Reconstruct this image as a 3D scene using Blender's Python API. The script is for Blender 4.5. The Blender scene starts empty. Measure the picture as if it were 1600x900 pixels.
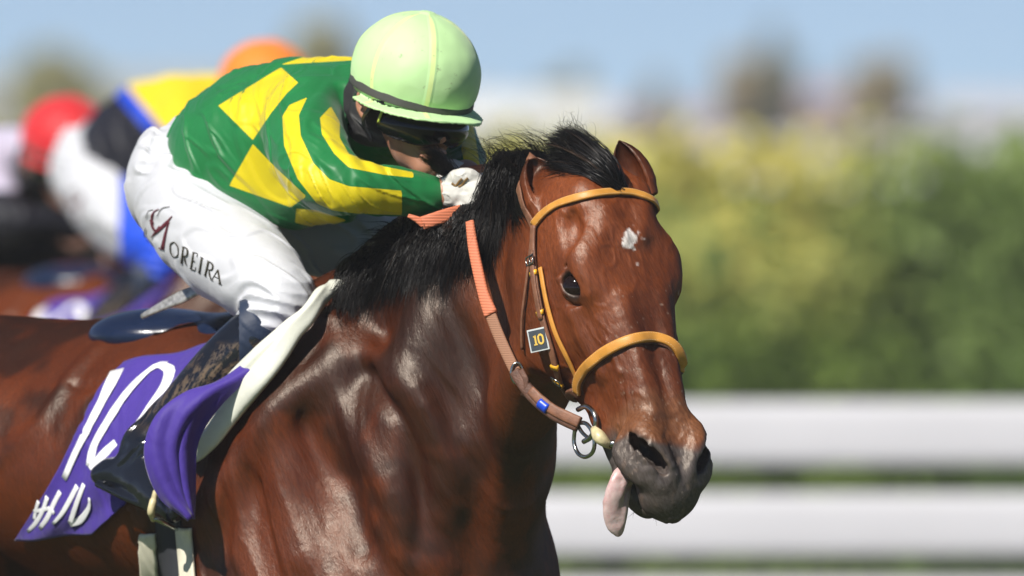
import bpy, math, random
import numpy as np
from mathutils import Vector, Matrix
from concurrent.futures import ThreadPoolExecutor
NTHREAD = 4

# ------------------------------------------------------------------ camera, sky, sun, exposure
scene = bpy.context.scene
CAM_D, CAM_H = 25.0, 1.6
cd = bpy.data.cameras.new('camera'); cam = bpy.data.objects.new('camera', cd)
scene.collection.objects.link(cam); scene.camera = cam
cam.location = (0, -CAM_D, CAM_H); cam.rotation_euler = (math.radians(90), 0, 0)
cd.sensor_width = 36; cd.lens = 36 * CAM_D / 1.6; cd.clip_start = 0.5; cd.clip_end = 6000
cd.dof.use_dof = True; cd.dof.focus_distance = CAM_D + 0.02; cd.dof.aperture_fstop = 5.4
cd.dof.aperture_blades = 0

SUN_AZ, SUN_EL = 36.0, 43.0          # degrees left of the line behind the camera, and above the horizon
to_sun = Vector((-math.sin(math.radians(SUN_AZ)) * math.cos(math.radians(SUN_EL)),
                 -math.cos(math.radians(SUN_AZ)) * math.cos(math.radians(SUN_EL)),
                 math.sin(math.radians(SUN_EL))))
w = bpy.data.worlds.new('World'); scene.world = w; w.use_nodes = True
nt = w.node_tree; bg = nt.nodes['Background']
sky = nt.nodes.new('ShaderNodeTexSky'); sky.sky_type = 'NISHITA'; sky.sun_disc = False
sky.sun_elevation = math.radians(SUN_EL)
sky.sun_rotation = math.radians(180 + SUN_AZ)
sky.altitude = 6000; sky.air_density = 0.72; sky.dust_density = 0.0; sky.ozone_density = 2.8
nt.links.new(sky.outputs[0], bg.inputs[0]); bg.inputs[1].default_value = 0.071
sd = bpy.data.lights.new('sun', 'SUN'); sun = bpy.data.objects.new('sun', sd)
scene.collection.objects.link(sun); sd.energy = 5.0; sd.angle = math.radians(0.53); sd.color = (1, 0.95, 0.87)
sun.rotation_euler = to_sun.to_track_quat('Z', 'Y').to_euler()
scene.view_settings.view_transform = 'Standard'; scene.view_settings.look = 'None'
scene.view_settings.exposure = 0.36; scene.view_settings.gamma = 1.0
scene.view_settings.use_curve_mapping = False
scene.render.engine = 'CYCLES'
scene.cycles.use_denoising = True
scene.cycles.max_bounces = 6; scene.cycles.transparent_max_bounces = 8
scene.cycles.use_adaptive_sampling = True; scene.cycles.adaptive_threshold = 0.02
rng = np.random.default_rng(7)
random.seed(7)

# ------------------------------------------------------------------ small helpers
def P(px, py, y=0.0):
    """world point seen at photo pixel (px, py) at depth y metres behind the focus plane"""
    s = (CAM_D + y) / CAM_D
    return np.array([(px - 800) / 1000 * s, y, CAM_H + (450 - py) / 1000 * s])
def nrm(v):
    v = np.asarray(v, float); return v / (np.linalg.norm(v, axis=-1, keepdims=True) + 1e-12)
def link(o, parent=None):
    scene.collection.objects.link(o)
    if parent is not None:
        o.parent = parent
        o.matrix_parent_inverse = Matrix.Translation(parent.location).inverted()
    return o
def tag(o, label=None, cat=None, group=None, kind=None):
    if label: o['label'] = label
    if cat: o['category'] = cat
    if group: o['group'] = group
    if kind: o['kind'] = kind
    return o
def thing(name, loc, label, cat, group=None):
    o = bpy.data.objects.new(name, None); scene.collection.objects.link(o)
    o.location = loc; o.empty_display_size = 0.1
    return tag(o, label, cat, group)
def mesh_obj(name, V, F, mat, parent=None, smooth=True, normals=None, cols=None, floats=None, uv=None):
    me = bpy.data.meshes.new(name)
    V = np.asarray(V, np.float32)
    if isinstance(F, np.ndarray) and F.ndim == 2:
        n, k = F.shape
        me.vertices.add(len(V)); me.vertices.foreach_set('co', V.ravel())
        me.loops.add(n * k); me.loops.foreach_set('vertex_index', F.astype(np.int32).ravel())
        me.polygons.add(n); me.polygons.foreach_set('loop_start', np.arange(0, n * k, k, dtype=np.int32))
        me.update(calc_edges=True)
    else:
        me.from_pydata([tuple(v) for v in V.tolist()], [], [tuple(f) for f in F]); me.update()
    me.validate()
    if smooth: me.polygons.foreach_set('use_smooth', np.ones(len(me.polygons), bool))
    if cols is not None:
        for k, c in cols.items():
            at = me.attributes.new(k, 'FLOAT_COLOR', 'POINT')
            c4 = np.ones((len(V), 4), np.float32); c4[:, :3] = c; at.data.foreach_set('color', c4.ravel())
    if floats is not None:
        for k, c in floats.items():
            at = me.attributes.new(k, 'FLOAT', 'POINT'); at.data.foreach_set('value', np.asarray(c, np.float32))
    if normals is not None:
        me.normals_split_custom_set_from_vertices(np.asarray(normals, np.float32))
    if mat is not None: me.materials.append(mat)
    o = bpy.data.objects.new(name, me)
    return link(o, parent)
class MB:
    """collects pieces, links them as ONE mesh object"""
    def __init__(s): s.V = []; s.F = []; s.n = 0
    def add(s, V, F):
        V = np.asarray(V, float).reshape(-1, 3); s.V.append(V)
        s.F += [tuple(int(i) + s.n for i in f) for f in F]; s.n += len(V); return s
    def box(s, c, sz, R=None):
        sg = np.array([[x, y, z] for x in (-.5, .5) for y in (-.5, .5) for z in (-.5, .5)]) * np.array(sz)
        if R is not None: sg = sg @ np.asarray(R)
        return s.add(sg + np.array(c), [(0,1,3,2),(4,6,7,5),(0,4,5,1),(2,3,7,6),(0,2,6,4),(1,5,7,3)])
    def tube(s, pts, r, n=10, cap=True, closed=False, flat=None, nrmv=None):
        pts = np.asarray(pts, float); m = len(pts); r = np.broadcast_to(np.asarray(r, float), (m,))
        T = np.gradient(pts, axis=0) if not closed else (np.roll(pts, -1, 0) - np.roll(pts, 1, 0))
        T = nrm(T)
        if nrmv is None:
            N = np.zeros_like(T); a = np.array([0, 0, 1.0]) if abs(T[0][2]) < .9 else np.array([1.0, 0, 0])
            v = nrm(np.cross(T[0], a))
            for i in range(m):
                v = v - T[i] * v.dot(T[i]); v = nrm(v); N[i] = v
        else:
            N = np.asarray(nrmv, float); N = nrm(N - T * (N * T).sum(1, keepdims=True))
        B = np.cross(T, N); th = np.linspace(0, 2 * np.pi, n, endpoint=False)
        fb = 1.0 if flat is None else flat
        ring = pts[:, None] + r[:, None, None] * (np.cos(th)[None, :, None] * N[:, None] * 1.0 + np.sin(th)[None, :, None] * B[:, None] * fb)
        V = ring.reshape(-1, 3); F = []
        mm = m if closed else m - 1
        for i in range(mm):
            j = (i + 1) % m
            for k in range(n):
                F.append((i * n + k, i * n + (k + 1) % n, j * n + (k + 1) % n, j * n + k))
        if cap and not closed:
            F.append(tuple(range(n))[::-1]); F.append(tuple(range((m - 1) * n, m * n)))
        return s.add(V, F)
    def ribbon(s, pts, nv, wd, th, bev=0.35):
        """strap: width wd across, thickness th along normals nv; rounded edges"""
        pts = np.asarray(pts, float); m = len(pts); T = nrm(np.gradient(pts, axis=0))
        N = np.asarray(nv, float); N = nrm(N - T * (N * T).sum(1, keepdims=True)); B = np.cross(T, N)
        wd = np.broadcast_to(np.asarray(wd, float), (m,)); th = np.broadcast_to(np.asarray(th, float), (m,))
        prof = [(-.5, 0), (-.5, .55), (-.42, .9), (-.25, 1), (.25, 1), (.42, .9), (.5, .55), (.5, 0)]
        V = np.stack([pts + B * (wd * a)[:, None] + N * (th * b)[:, None] for a, b in prof], 1).reshape(-1, 3)
        n = len(prof); F = []
        for i in range(m - 1):
            for k in range(n):
                F.append((i*n+k, (i+1)*n+k, (i+1)*n+(k+1)%n, i*n+(k+1)%n))
        F.append(tuple(range(n))); F.append(tuple(range((m-1)*n, m*n))[::-1])
        return s.add(V, F)
    def build(s, name, mat, parent=None, smooth=True):
        return mesh_obj(name, np.concatenate(s.V), s.F, mat, parent, smooth)
def spline(pts, n=60):
    """Catmull-Rom through pts (any dimension)"""
    p = np.asarray(pts, float); m = len(p)
    if m == 2: return p[0] + (p[1] - p[0]) * np.linspace(0, 1, n)[:, None]
    e = np.vstack([2 * p[0] - p[1], p, 2 * p[-1] - p[-2]])
    d = np.linalg.norm(np.diff(p[:, :3] if p.shape[1] >= 3 else p, axis=0), axis=1); L = np.concatenate([[0], np.cumsum(d)])
    q = np.linspace(0, L[-1], n); i = np.clip(np.searchsorted(L, q, 'right') - 1, 0, m - 2)
    t = ((q - L[i]) / (L[i + 1] - L[i] + 1e-12))[:, None]
    a, b, c, dd = e[i], e[i + 1], e[i + 2], e[i + 3]
    return .5 * ((2 * b) + (-a + c) * t + (2 * a - 5 * b + 4 * c - dd) * t * t + (-a + 3 * b - 3 * c + dd) * t ** 3)

# ------------------------------------------------------------------ value noise (numpy)
def _h(ix, iy, iz, s):
    n = (ix * 374761393 + iy * 668265263 + iz * 2147483647 + s * 974634777) & 0xffffffff
    n = ((n ^ (n >> 13)) * 1274126177) & 0xffffffff
    return ((n ^ (n >> 16)) & 0xffff) / 65535.0
def noise(p, s=0):
    p = np.asarray(p, np.float64); i = np.floor(p).astype(np.int64); f = p - i; f = f * f * (3 - 2 * f); r = 0
    for dx in (0, 1):
        wx = f[:, 0] if dx else 1 - f[:, 0]
        for dy in (0, 1):
            wy = f[:, 1] if dy else 1 - f[:, 1]
            for dz in (0, 1):
                wz = f[:, 2] if dz else 1 - f[:, 2]
                r = r + wx * wy * wz * _h(i[:, 0] + dx, i[:, 1] + dy, i[:, 2] + dz, s)
    return r * 2 - 1

# ------------------------------------------------------------------ implicit surfaces
def sstep(a, b, x):
    t = np.clip((x - a) / (b - a), 0, 1); return t * t * (3 - 2 * t)
def _seg(p, a, ab, L2, ra, rb, nn, sq):
    """round cone (exact for a round section)"""
    d = p - a; x = d @ ab; h0 = x / L2; q = d - h0[:, None] * ab
    if nn is not None: q = q + ((sq - 1) * (q @ nn))[:, None] * nn
    L = math.sqrt(L2); k = min(max((rb - ra) / L, -.9), .9); perp2 = (q * q).sum(1)
    h = np.clip(h0 + k / math.sqrt(1 - k * k) * np.sqrt(perp2) / L, 0, 1)
    return np.sqrt(perp2 + ((h - h0) ** 2) * L2) - (ra + (rb - ra) * h)
class Field:
    def __init__(s): s.ops = []
    def _add(s, mode, fn, c, R, k): s.ops.append((mode, fn, np.asarray(c, float), float(R), float(k))); return s
    def cap(s, a, b, ra, rb, k=.02, mode='u', n=None, sq=1.0):
        a = np.asarray(a, float); b = np.asarray(b, float); ab = b - a; L2 = ab.dot(ab) + 1e-12
        nn = None if n is None else nrm(n)
        def f(p): return _seg(p, a, ab, L2, ra, rb, nn, sq)
        return s._add(mode, f, (a + b) / 2, np.sqrt(L2) / 2 + max(ra, rb), k)
    def chain(s, pts, k=.02, mode='u', n=None, sq=1.0, m=None, kin=None):
        """pts rows (x,y,z,r): smooth tapered tube, evaluated as one primitive"""
        q = spline(pts, m or max(6, 5 * (len(pts) - 1))); nn = None if n is None else nrm(n)
        A, B = q[:-1, :3], q[1:, :3]; ra, rb = q[:-1, 3], q[1:, 3]
        c = q[:, :3].mean(0); R = (np.linalg.norm(q[:, :3] - c, axis=1) + q[:, 3]).max()
        sc = (A + B) / 2; sr = np.linalg.norm(B - A, axis=1) / 2 + np.maximum(ra, rb)
        def f(p):
            out = None; ids = range(len(A))
            if len(p) > 64:
                lo, hi = p.min(0), p.max(0)
                lb = np.linalg.norm(np.maximum(np.maximum(lo - sc, sc - hi), 0), axis=1) - sr
                ids = np.nonzero(lb < max(.12, lb.min() + .02))[0]
            for i in ids:
                ab = B[i] - A[i]
                v = _seg(p, A[i], ab, ab.dot(ab) + 1e-12, ra[i], rb[i], nn, sq)
                out = v if out is None else np.minimum(out, v)
            return out
        return s._add(mode, f, c, R, k)
    def ell(s, c, r, R=None, k=.02, mode='u'):
        c = np.asarray(c, float); r = np.asarray(r, float); R = np.eye(3) if R is None else np.asarray(R, float)
        def f(p):
            q = (p - c) @ R.T; k0 = np.sqrt(((q / r) ** 2).sum(1)); k1 = np.sqrt(((q / (r * r)) ** 2).sum(1)) + 1e-9
            return k0 * (k0 - 1) / k1
        return s._add(mode, f, c, r.max(), k)
    def custom(s, fn, c, R, k=.02, mode='u'): return s._add(mode, fn, c, R, k)
    def disp(s, fn, c=(0, 0, 0), R=1e9): return s._add('d', fn, c, R, 0)
    def __call__(s, p, cull=True, band=.06):
        p = np.asarray(p, float); d = np.full(len(p), 1.0)
        if len(p) == 0: return d
        lo, hi = p.min(0), p.max(0)
        for mode, fn, c, R, k in s.ops:
            if cull:
                dist = np.linalg.norm(np.maximum(np.maximum(lo - c, c - hi), 0))
                if dist - R > band + k: continue
            if mode == 'd': d = d + fn(p); continue
            v = fn(p)
            if mode == 'u':
                if k > 0: h = np.maximum(k - np.abs(d - v), 0) / k; d = np.minimum(d, v) - h * h * k * .25
                else: d = np.minimum(d, v)
            elif mode == 's':
                v = -v
                if k > 0: h = np.maximum(k - np.abs(d - v), 0) / k; d = np.maximum(d, v) + h * h * k * .25
                else: d = np.maximum(d, v)
            elif mode == 'i':
                if k > 0: h = np.maximum(k - np.abs(d - v), 0) / k; d = np.maximum(d, v) + h * h * k * .25
                else: d = np.maximum(d, v)
        return d
    def grad(s, p, e=.0015, chunk=4000):
        out = np.empty_like(p)
        def w_(i):
            q = p[i:i + chunk]; g = np.empty_like(q)
            for a in range(3):
                o = np.zeros(3); o[a] = e; g[:, a] = s(q + o) - s(q - o)
            out[i:i + chunk] = g / (2 * e)
        if len(p) <= chunk: w_(0)
        else:
            with ThreadPoolExecutor(NTHREAD) as ex: list(ex.map(w_, range(0, len(p), chunk)))
        return out
    def project(s, p, it=3):
        p = np.array(p, float)
        for _ in range(it):
            g = s.grad(p); g2 = np.maximum((g * g).sum(1), .2); p = p - (s(p) / g2)[:, None] * g
        return p
    def near(s, p, it=5):
        """surface point and normal nearest to p"""
        q = s.project(np.atleast_2d(p), it); return q, nrm(s.grad(q, .003))
    def hit(s, px, py, y0=-1.2, y1=2.2):
        """surface points seen through pixels (arrays) -> points, normals"""
        px = np.atleast_1d(np.asarray(px, float)); py = np.atleast_1d(np.asarray(py, float)); y = np.full(len(px), y0)
        def pt(y):
            sc = (CAM_D + y) / CAM_D
            return np.stack([(px - 800) / 1000 * sc, y, CAM_H + (450 - py) / 1000 * sc], 1)
        for _ in range(90):
            d = s(pt(y), cull=False); y = np.minimum(y + np.clip(d * .7, -.02, .12), y1)
        q = pt(y); return q, nrm(s.grad(q, .003))

def surface_nets(F, lo, hi, h, B=8, lip=1.35, batch=27):
    """mesh of F=0 with sparse blocks -> V (n,3), quads (m,4)"""
    lo = np.asarray(lo, float); N = np.ceil((np.asarray(hi, float) - lo) / h / B).astype(int)
    bi = np.stack(np.meshgrid(*[np.arange(n) for n in N], indexing='ij'), -1).reshape(-1, 3)
    cen = lo + (bi + .5) * B * h
    # hierarchical block test
    act = []
    S = 4; sb = np.unique(bi // S, axis=0); scen = lo + (sb + .5) * S * B * h
    dv = F(scen, cull=False); keep = np.abs(dv) < S * B * h * .87 * lip + .05
    key = set(map(tuple, sb[keep])); m = np.array([tuple(x) in key for x in bi // S])
    bi, cen = bi[m], cen[m]
    for i in range(0, len(cen), 4000):
        act.append(np.abs(F(cen[i:i + 4000], cull=False)) < B * h * .87 * lip + .004)
    bi = bi[np.concatenate(act)]
    bi = bi[np.lexsort((bi[:, 2] // 3, bi[:, 1] // 3, bi[:, 0] // 3))]
    G = N * B + 3
    loc = np.stack(np.meshgrid(*[np.arange(B + 1)] * 3, indexing='ij'), -1)
    VI, VP, Q = [], [], []
    def cid(c): return ((c[..., 0] + 1) * G[1] + (c[..., 1] + 1)) * G[2] + (c[..., 2] + 1)
    def work(s0):
        VI, VP, Q = [], [], []
        bb = bi[s0:s0 + batch]; base = bb * B
        idx = base[:, None, None, None, :] + loc[None]
        d = F((lo + idx.reshape(-1, 3) * h), band=.09).reshape(len(bb), B + 1, B + 1, B + 1)
        neg = d < 0
        # cells
        cs = [neg[:, i:B + i, j:B + j, k:B + k] for i in (0, 1) for j in (0, 1) for k in (0, 1)]
        cnt = sum(c.astype(np.int8) for c in cs); cell = (cnt > 0) & (cnt < 8)
        if not cell.any(): return VI, VP, Q
        n, i, j, k = np.nonzero(cell)
        acc = np.zeros((len(n), 3)); num = np.zeros(len(n))
        for ax in range(3):
            o = [(0, 0), (0, 1), (1, 0), (1, 1)]
            for (p_, q_) in o:
                A = [i, j, k]; ot = [x for x in range(3) if x != ax]
                A[ot[0]] = A[ot[0]] + p_; A[ot[1]] = A[ot[1]] + q_
                Bc = list(A); Bc[ax] = Bc[ax] + 1
                da = d[n, A[0], A[1], A[2]]; db = d[n, Bc[0], Bc[1], Bc[2]]
                cr = (da < 0) != (db < 0); t = np.where(cr, da / np.where(cr, da - db, 1), 0)
                pt = np.stack(A, 1).astype(float); pt[:, ax] += t
                acc += pt * cr[:, None]; num += cr
        pos = acc / num[:, None]
        g0 = base[n]; VI.append(cid(g0 + np.stack([i, j, k], 1))); VP.append(lo + (g0 + pos) * h)
        # quads: edges starting at local point 0..B-1
        for ax in range(3):
            sl0 = [slice(None)] + [slice(0, B)] * 3; sl1 = list(sl0); sl1[ax + 1] = slice(1, B + 1)
            a = neg[tuple(sl0)]; b = neg[tuple(sl1)]; cr = a != b
            n, i, j, k = np.nonzero(cr)
            if len(n) == 0: continue
            e = base[n] + np.stack([i, j, k], 1); u, v = [(1, 2), (2, 0), (0, 1)][ax]
            du = np.zeros(3, int); du[u] = 1; dv_ = np.zeros(3, int); dv_[v] = 1
            q = np.stack([cid(e - du - dv_), cid(e - dv_), cid(e), cid(e - du)], 1)
            fl = ~a[n, i, j, k]; q[fl] = q[fl][:, ::-1]; Q.append(q)
        return VI, VP, Q
    with ThreadPoolExecutor(NTHREAD) as ex:
        for r in ex.map(work, range(0, len(bi), batch)):
            VI += r[0]; VP += r[1]; Q += r[2]
    VI = np.concatenate(VI); VP = np.concatenate(VP); Q = np.concatenate(Q)
    o = np.argsort(VI); VI, VP = VI[o], VP[o]
    p = np.searchsorted(VI, Q); p = np.clip(p, 0, len(VI) - 1); ok = (VI[p] == Q).all(1)
    Q = p[ok]
    return VP, Q
def clip_faces(V, Q, keep):
    """keep quads all of whose vertices pass; drop loose vertices"""
    Q = Q[keep[Q].all(1)]; used = np.unique(Q); mp = -np.ones(len(V), int); mp[used] = np.arange(len(used))
    return V[used], mp[Q]
def largest(V, Q):
    """keep only the largest connected piece"""
    par = np.arange(len(V))
    for _ in range(200):
        m = par[Q].min(1); new = par.copy(); 
        for c in range(4): np.minimum.at(new, Q[:, c], m)
        new = new[new]; new = new[new]
        if (new == par).all(): break
        par = new
    r, c = np.unique(par, return_counts=True); return clip_faces(V, Q, par == r[c.argmax()])
def poly_sd(pts, poly):
    """signed distance (negative inside) of 2-D pts to polygon"""
    pts = np.asarray(pts, float); poly = np.asarray(poly, float); d = np.full(len(pts), 1e9); ins = np.zeros(len(pts), bool)
    for i in range(len(poly)):
        a, b = poly[i], poly[(i + 1) % len(poly)]; ab = b - a; v = pts - a
        h = np.clip(v @ ab / (ab @ ab + 1e-12), 0, 1); d = np.minimum(d, np.linalg.norm(v - h[:, None] * ab, axis=1))
        c = (a[1] > pts[:, 1]) != (b[1] > pts[:, 1])
        xx = (b[0] - a[0]) * (pts[:, 1] - a[1]) / ((b[1] - a[1]) if abs(b[1] - a[1]) > 1e-12 else 1e-12) + a[0]
        ins ^= c & (pts[:, 0] < xx)
    return np.where(ins, -d, d)
HAZE = .0007
QUICK = False
RES_H = (.0045, .011) if QUICK else (.0027, .0065)
RES_R = .0055 if QUICK else .0036
N_MANE, N_FORE = (1200, 500) if QUICK else (5600, 1700)
# ------------------------------------------------------------------ the bay horse: implicit body
YAW, PIT, ROLL = math.radians(33), math.radians(65), math.radians(2.0)
_h0 = np.array([math.sin(YAW), -math.cos(YAW), 0])
HF = _h0 * math.cos(PIT) - np.array([0, 0, 1]) * math.sin(PIT)      # poll -> muzzle
HU = _h0 * math.sin(PIT) + np.array([0, 0, 1]) * math.cos(PIT)      # out of the front of the face
HL = np.cross(HU, HF) * -1.0                                         # towards the horse's left
if HL[0] < 0: HL = -HL
HL, HU = HL * math.cos(ROLL) + HU * math.sin(ROLL), HU * math.cos(ROLL) - HL * math.sin(ROLL)
POLL = P(895, 449, 0.0) - .2 * HF + .09 * HL + .035 * HU
HR = np.stack([HF, HL, HU])                                          # rows: a, l, u
def HW(a, l, u): return POLL + a * HF + l * HL + u * HU              # head-local -> world
def HWn(q): return POLL + np.asarray(q, float) @ HR
def HLoc(p): return (p - POLL) @ HR.T

def hpx(px, py, l, y0=0.0):
    """head-local point on the sagittal sheet l that the photo shows at (px, py)"""
    a, u = .3, 0.0
    for _ in range(6):
        w_ = HW(a, l, u); t = P(px, py, w_[1]); M2 = np.array([[HF[0], HU[0]], [HF[2], HU[2]]])
        r = np.array([t[0] - w_[0], t[2] - w_[2]]); da, du = np.linalg.solve(M2, r); a += da; u += du
    return (a, l, u)
# cross sections of the head: a : six (l, u) points from the front of the face round to the jaw
HS = {
 -.045:[(0,-.075),(.020,-.08),(.034,-.11),(.030,-.15),(.018,-.17),(0,-.18)],
 -.02:[(0,-.030),(.040,-.042),(.060,-.09),(.056,-.16),(.033,-.205),(0,-.215)],
 .02: [(0,.008),(.052,-.006),(.076,-.07),(.068,-.16),(.040,-.225),(0,-.225)],
 .06: [(0,.026),(.064,.006),(.086,-.06),(.080,-.17),(.052,-.250),(0,-.235)],
 .12: [(0,.028),(.072,.006),(.092,-.05),(.087,-.16),(.054,-.262),(0,-.240)],
 .20: [(0,.020),(.066,.006),(.087,-.045),(.083,-.15),(.050,-.258),(0,-.235)],
 .27: [(0,.013),(.052,.005),(.074,-.040),(.070,-.125),(.042,-.228),(0,-.205)],
 .34: [(0,.007),(.042,.001),(.059,-.035),(.053,-.10),(.032,-.178),(0,-.165)],
 .41: [(0,.002),(.036,-.003),(.049,-.032),(.045,-.082),(.028,-.135),(0,-.135)],
 .455:[(0,.000),(.036,-.004),(.051,-.032),(.046,-.070),(.028,-.098),(0,-.102)],
 .50: [(0,-.004),(.038,-.008),(.053,-.034),(.046,-.062),(.028,-.082),(0,-.086)],
 .54: [(0,-.012),(.034,-.018),(.046,-.040),(.040,-.064),(.024,-.080),(0,-.084)],
 .572:[(0,-.030),(.024,-.034),(.034,-.050),(.030,-.066),(.016,-.078),(0,-.082)],
 .590:[(0,-.052),(.008,-.053),(.010,-.060),(.009,-.066),(.005,-.070),(0,-.071)],
}
def _head_table():
    A = np.array(sorted(HS)); TH = np.linspace(0, np.pi, 49)
    ctr = np.array([(HS[a][0][1] + HS[a][-1][1]) / 2 for a in A]); R = []
    for a, c in zip(A, ctr):
        p = HS[a]; full = [(-p[1][0], p[1][1])] + p + [(-p[-2][0], p[-2][1])]
        q = spline(np.array(full), 400); ang = np.arctan2(q[:, 0], q[:, 1] - c); r = np.hypot(q[:, 0], q[:, 1] - c)
        ok = (ang >= -.02) & (ang <= np.pi + .02); ang, r = ang[ok], r[ok]; o = np.argsort(ang); R.append(np.interp(TH, ang[o], r[o]))
    R = np.array(R); d = np.column_stack([A, np.zeros(len(A)), np.zeros(len(A)), ctr, R])
    an = np.linspace(A[0], A[-1], 141)
    # monotone-ish resampling along a with Catmull-Rom in a
    out = np.zeros((141, 50)); Y = np.column_stack([ctr, R]); m = np.gradient(Y, A, axis=0)
    i = np.clip(np.searchsorted(A, an, 'right') - 1, 0, len(A) - 2); hh = A[i + 1] - A[i]; t = ((an - A[i]) / hh)[:, None]; hh = hh[:, None]
    out = (2*t**3-3*t**2+1)*Y[i] + (t**3-2*t**2+t)*hh*m[i] + (-2*t**3+3*t**2)*Y[i+1] + (t**3-t**2)*hh*m[i+1]
    return an, out[:, 0], out[:, 1:]
_HA, _HC, _HRt = _head_table()
def head_loft(p):
    q = HLoc(p); a = np.clip(q[:, 0], _HA[0], _HA[-1] - 1e-6); x = (a - _HA[0]) / (_HA[1] - _HA[0]); i = np.minimum(x.astype(int), 139); f = x - i
    c = _HC[i] * (1 - f) + _HC[i + 1] * f
    l = np.abs(q[:, 1]); u = q[:, 2] - c; r = np.hypot(l, u); th = np.arctan2(l, u) / np.pi * 48; j = np.minimum(th.astype(int), 47); g = th - j
    R = (_HRt[i, j]*(1-g) + _HRt[i, j+1]*g) * (1-f) + (_HRt[i+1, j]*(1-g) + _HRt[i+1, j+1]*g) * f
    d = (r - R) * .9; ex = np.maximum(np.maximum(q[:, 0] - _HA[-1], _HA[0] - q[:, 0]), 0)
    return np.where(ex > 0, np.hypot(np.maximum(d, 0), ex) + np.minimum(d, 0) * 0 , d)
def rot_axes(x, yhint):
    x = nrm(x); z = nrm(np.cross(x, yhint)); y = np.cross(z, x); return np.stack([x, y, z])
def hell(F, c, r, k=.02, mode='u', ax=None, both=True):
    """ellipsoid given in head-local coordinates (mirrored to both sides)"""
    for s in ((1, -1) if both else (1,)):
        m = np.array([1, s, 1]); A = np.eye(3) if ax is None else np.asarray(ax, float) * m
        F.ell(HWn(np.array(c) * m), r, A @ HR, k, mode)
def hchain(F, pts, k=.012, mode='u', both=True, m=None):
    for s in ((1, -1) if both else (1,)):
        q = [tuple(HW(a, l * s, u)) + (r,) for a, l, u, r in pts]; F.chain(q, k, mode, m=m)

# body frame
BH = nrm([.67, -.742, 0]); BL = np.array([.742, .67, 0]); BZ = np.array([0, 0, 1.0])
WITH = P(548, 462, .72)
def BW(f, l, z): return WITH + f * BH + l * BL + np.array([0, 0, z])   # forward, to horse's left, up from withers
BRm = np.stack([BH, BL, BZ])
def bell(F, c, r, k=.05, mode='u', both=False, ax=None):
    for s in ((1, -1) if both else (1,)):
        m = np.array([1, s, 1]); A = np.eye(3) if ax is None else np.asarray(ax, float) * m
        F.ell(BW(c[0], c[1] * s, c[2]), r, A @ BRm, k, mode)
def bchain(F, pts, k=.04, mode='u', both=False, m=None):
    for s in ((1, -1) if both else (1,)):
        F.chain([tuple(BW(f, l * s, z)) + (r,) for f, l, z, r in pts], k, mode, m=m)
def Rx(pitch):  # axes pitched nose-up in the sagittal plane
    c, s = math.cos(pitch), math.sin(pitch); return [[c, 0, s], [0, 1, 0], [-s, 0, c]]

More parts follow.
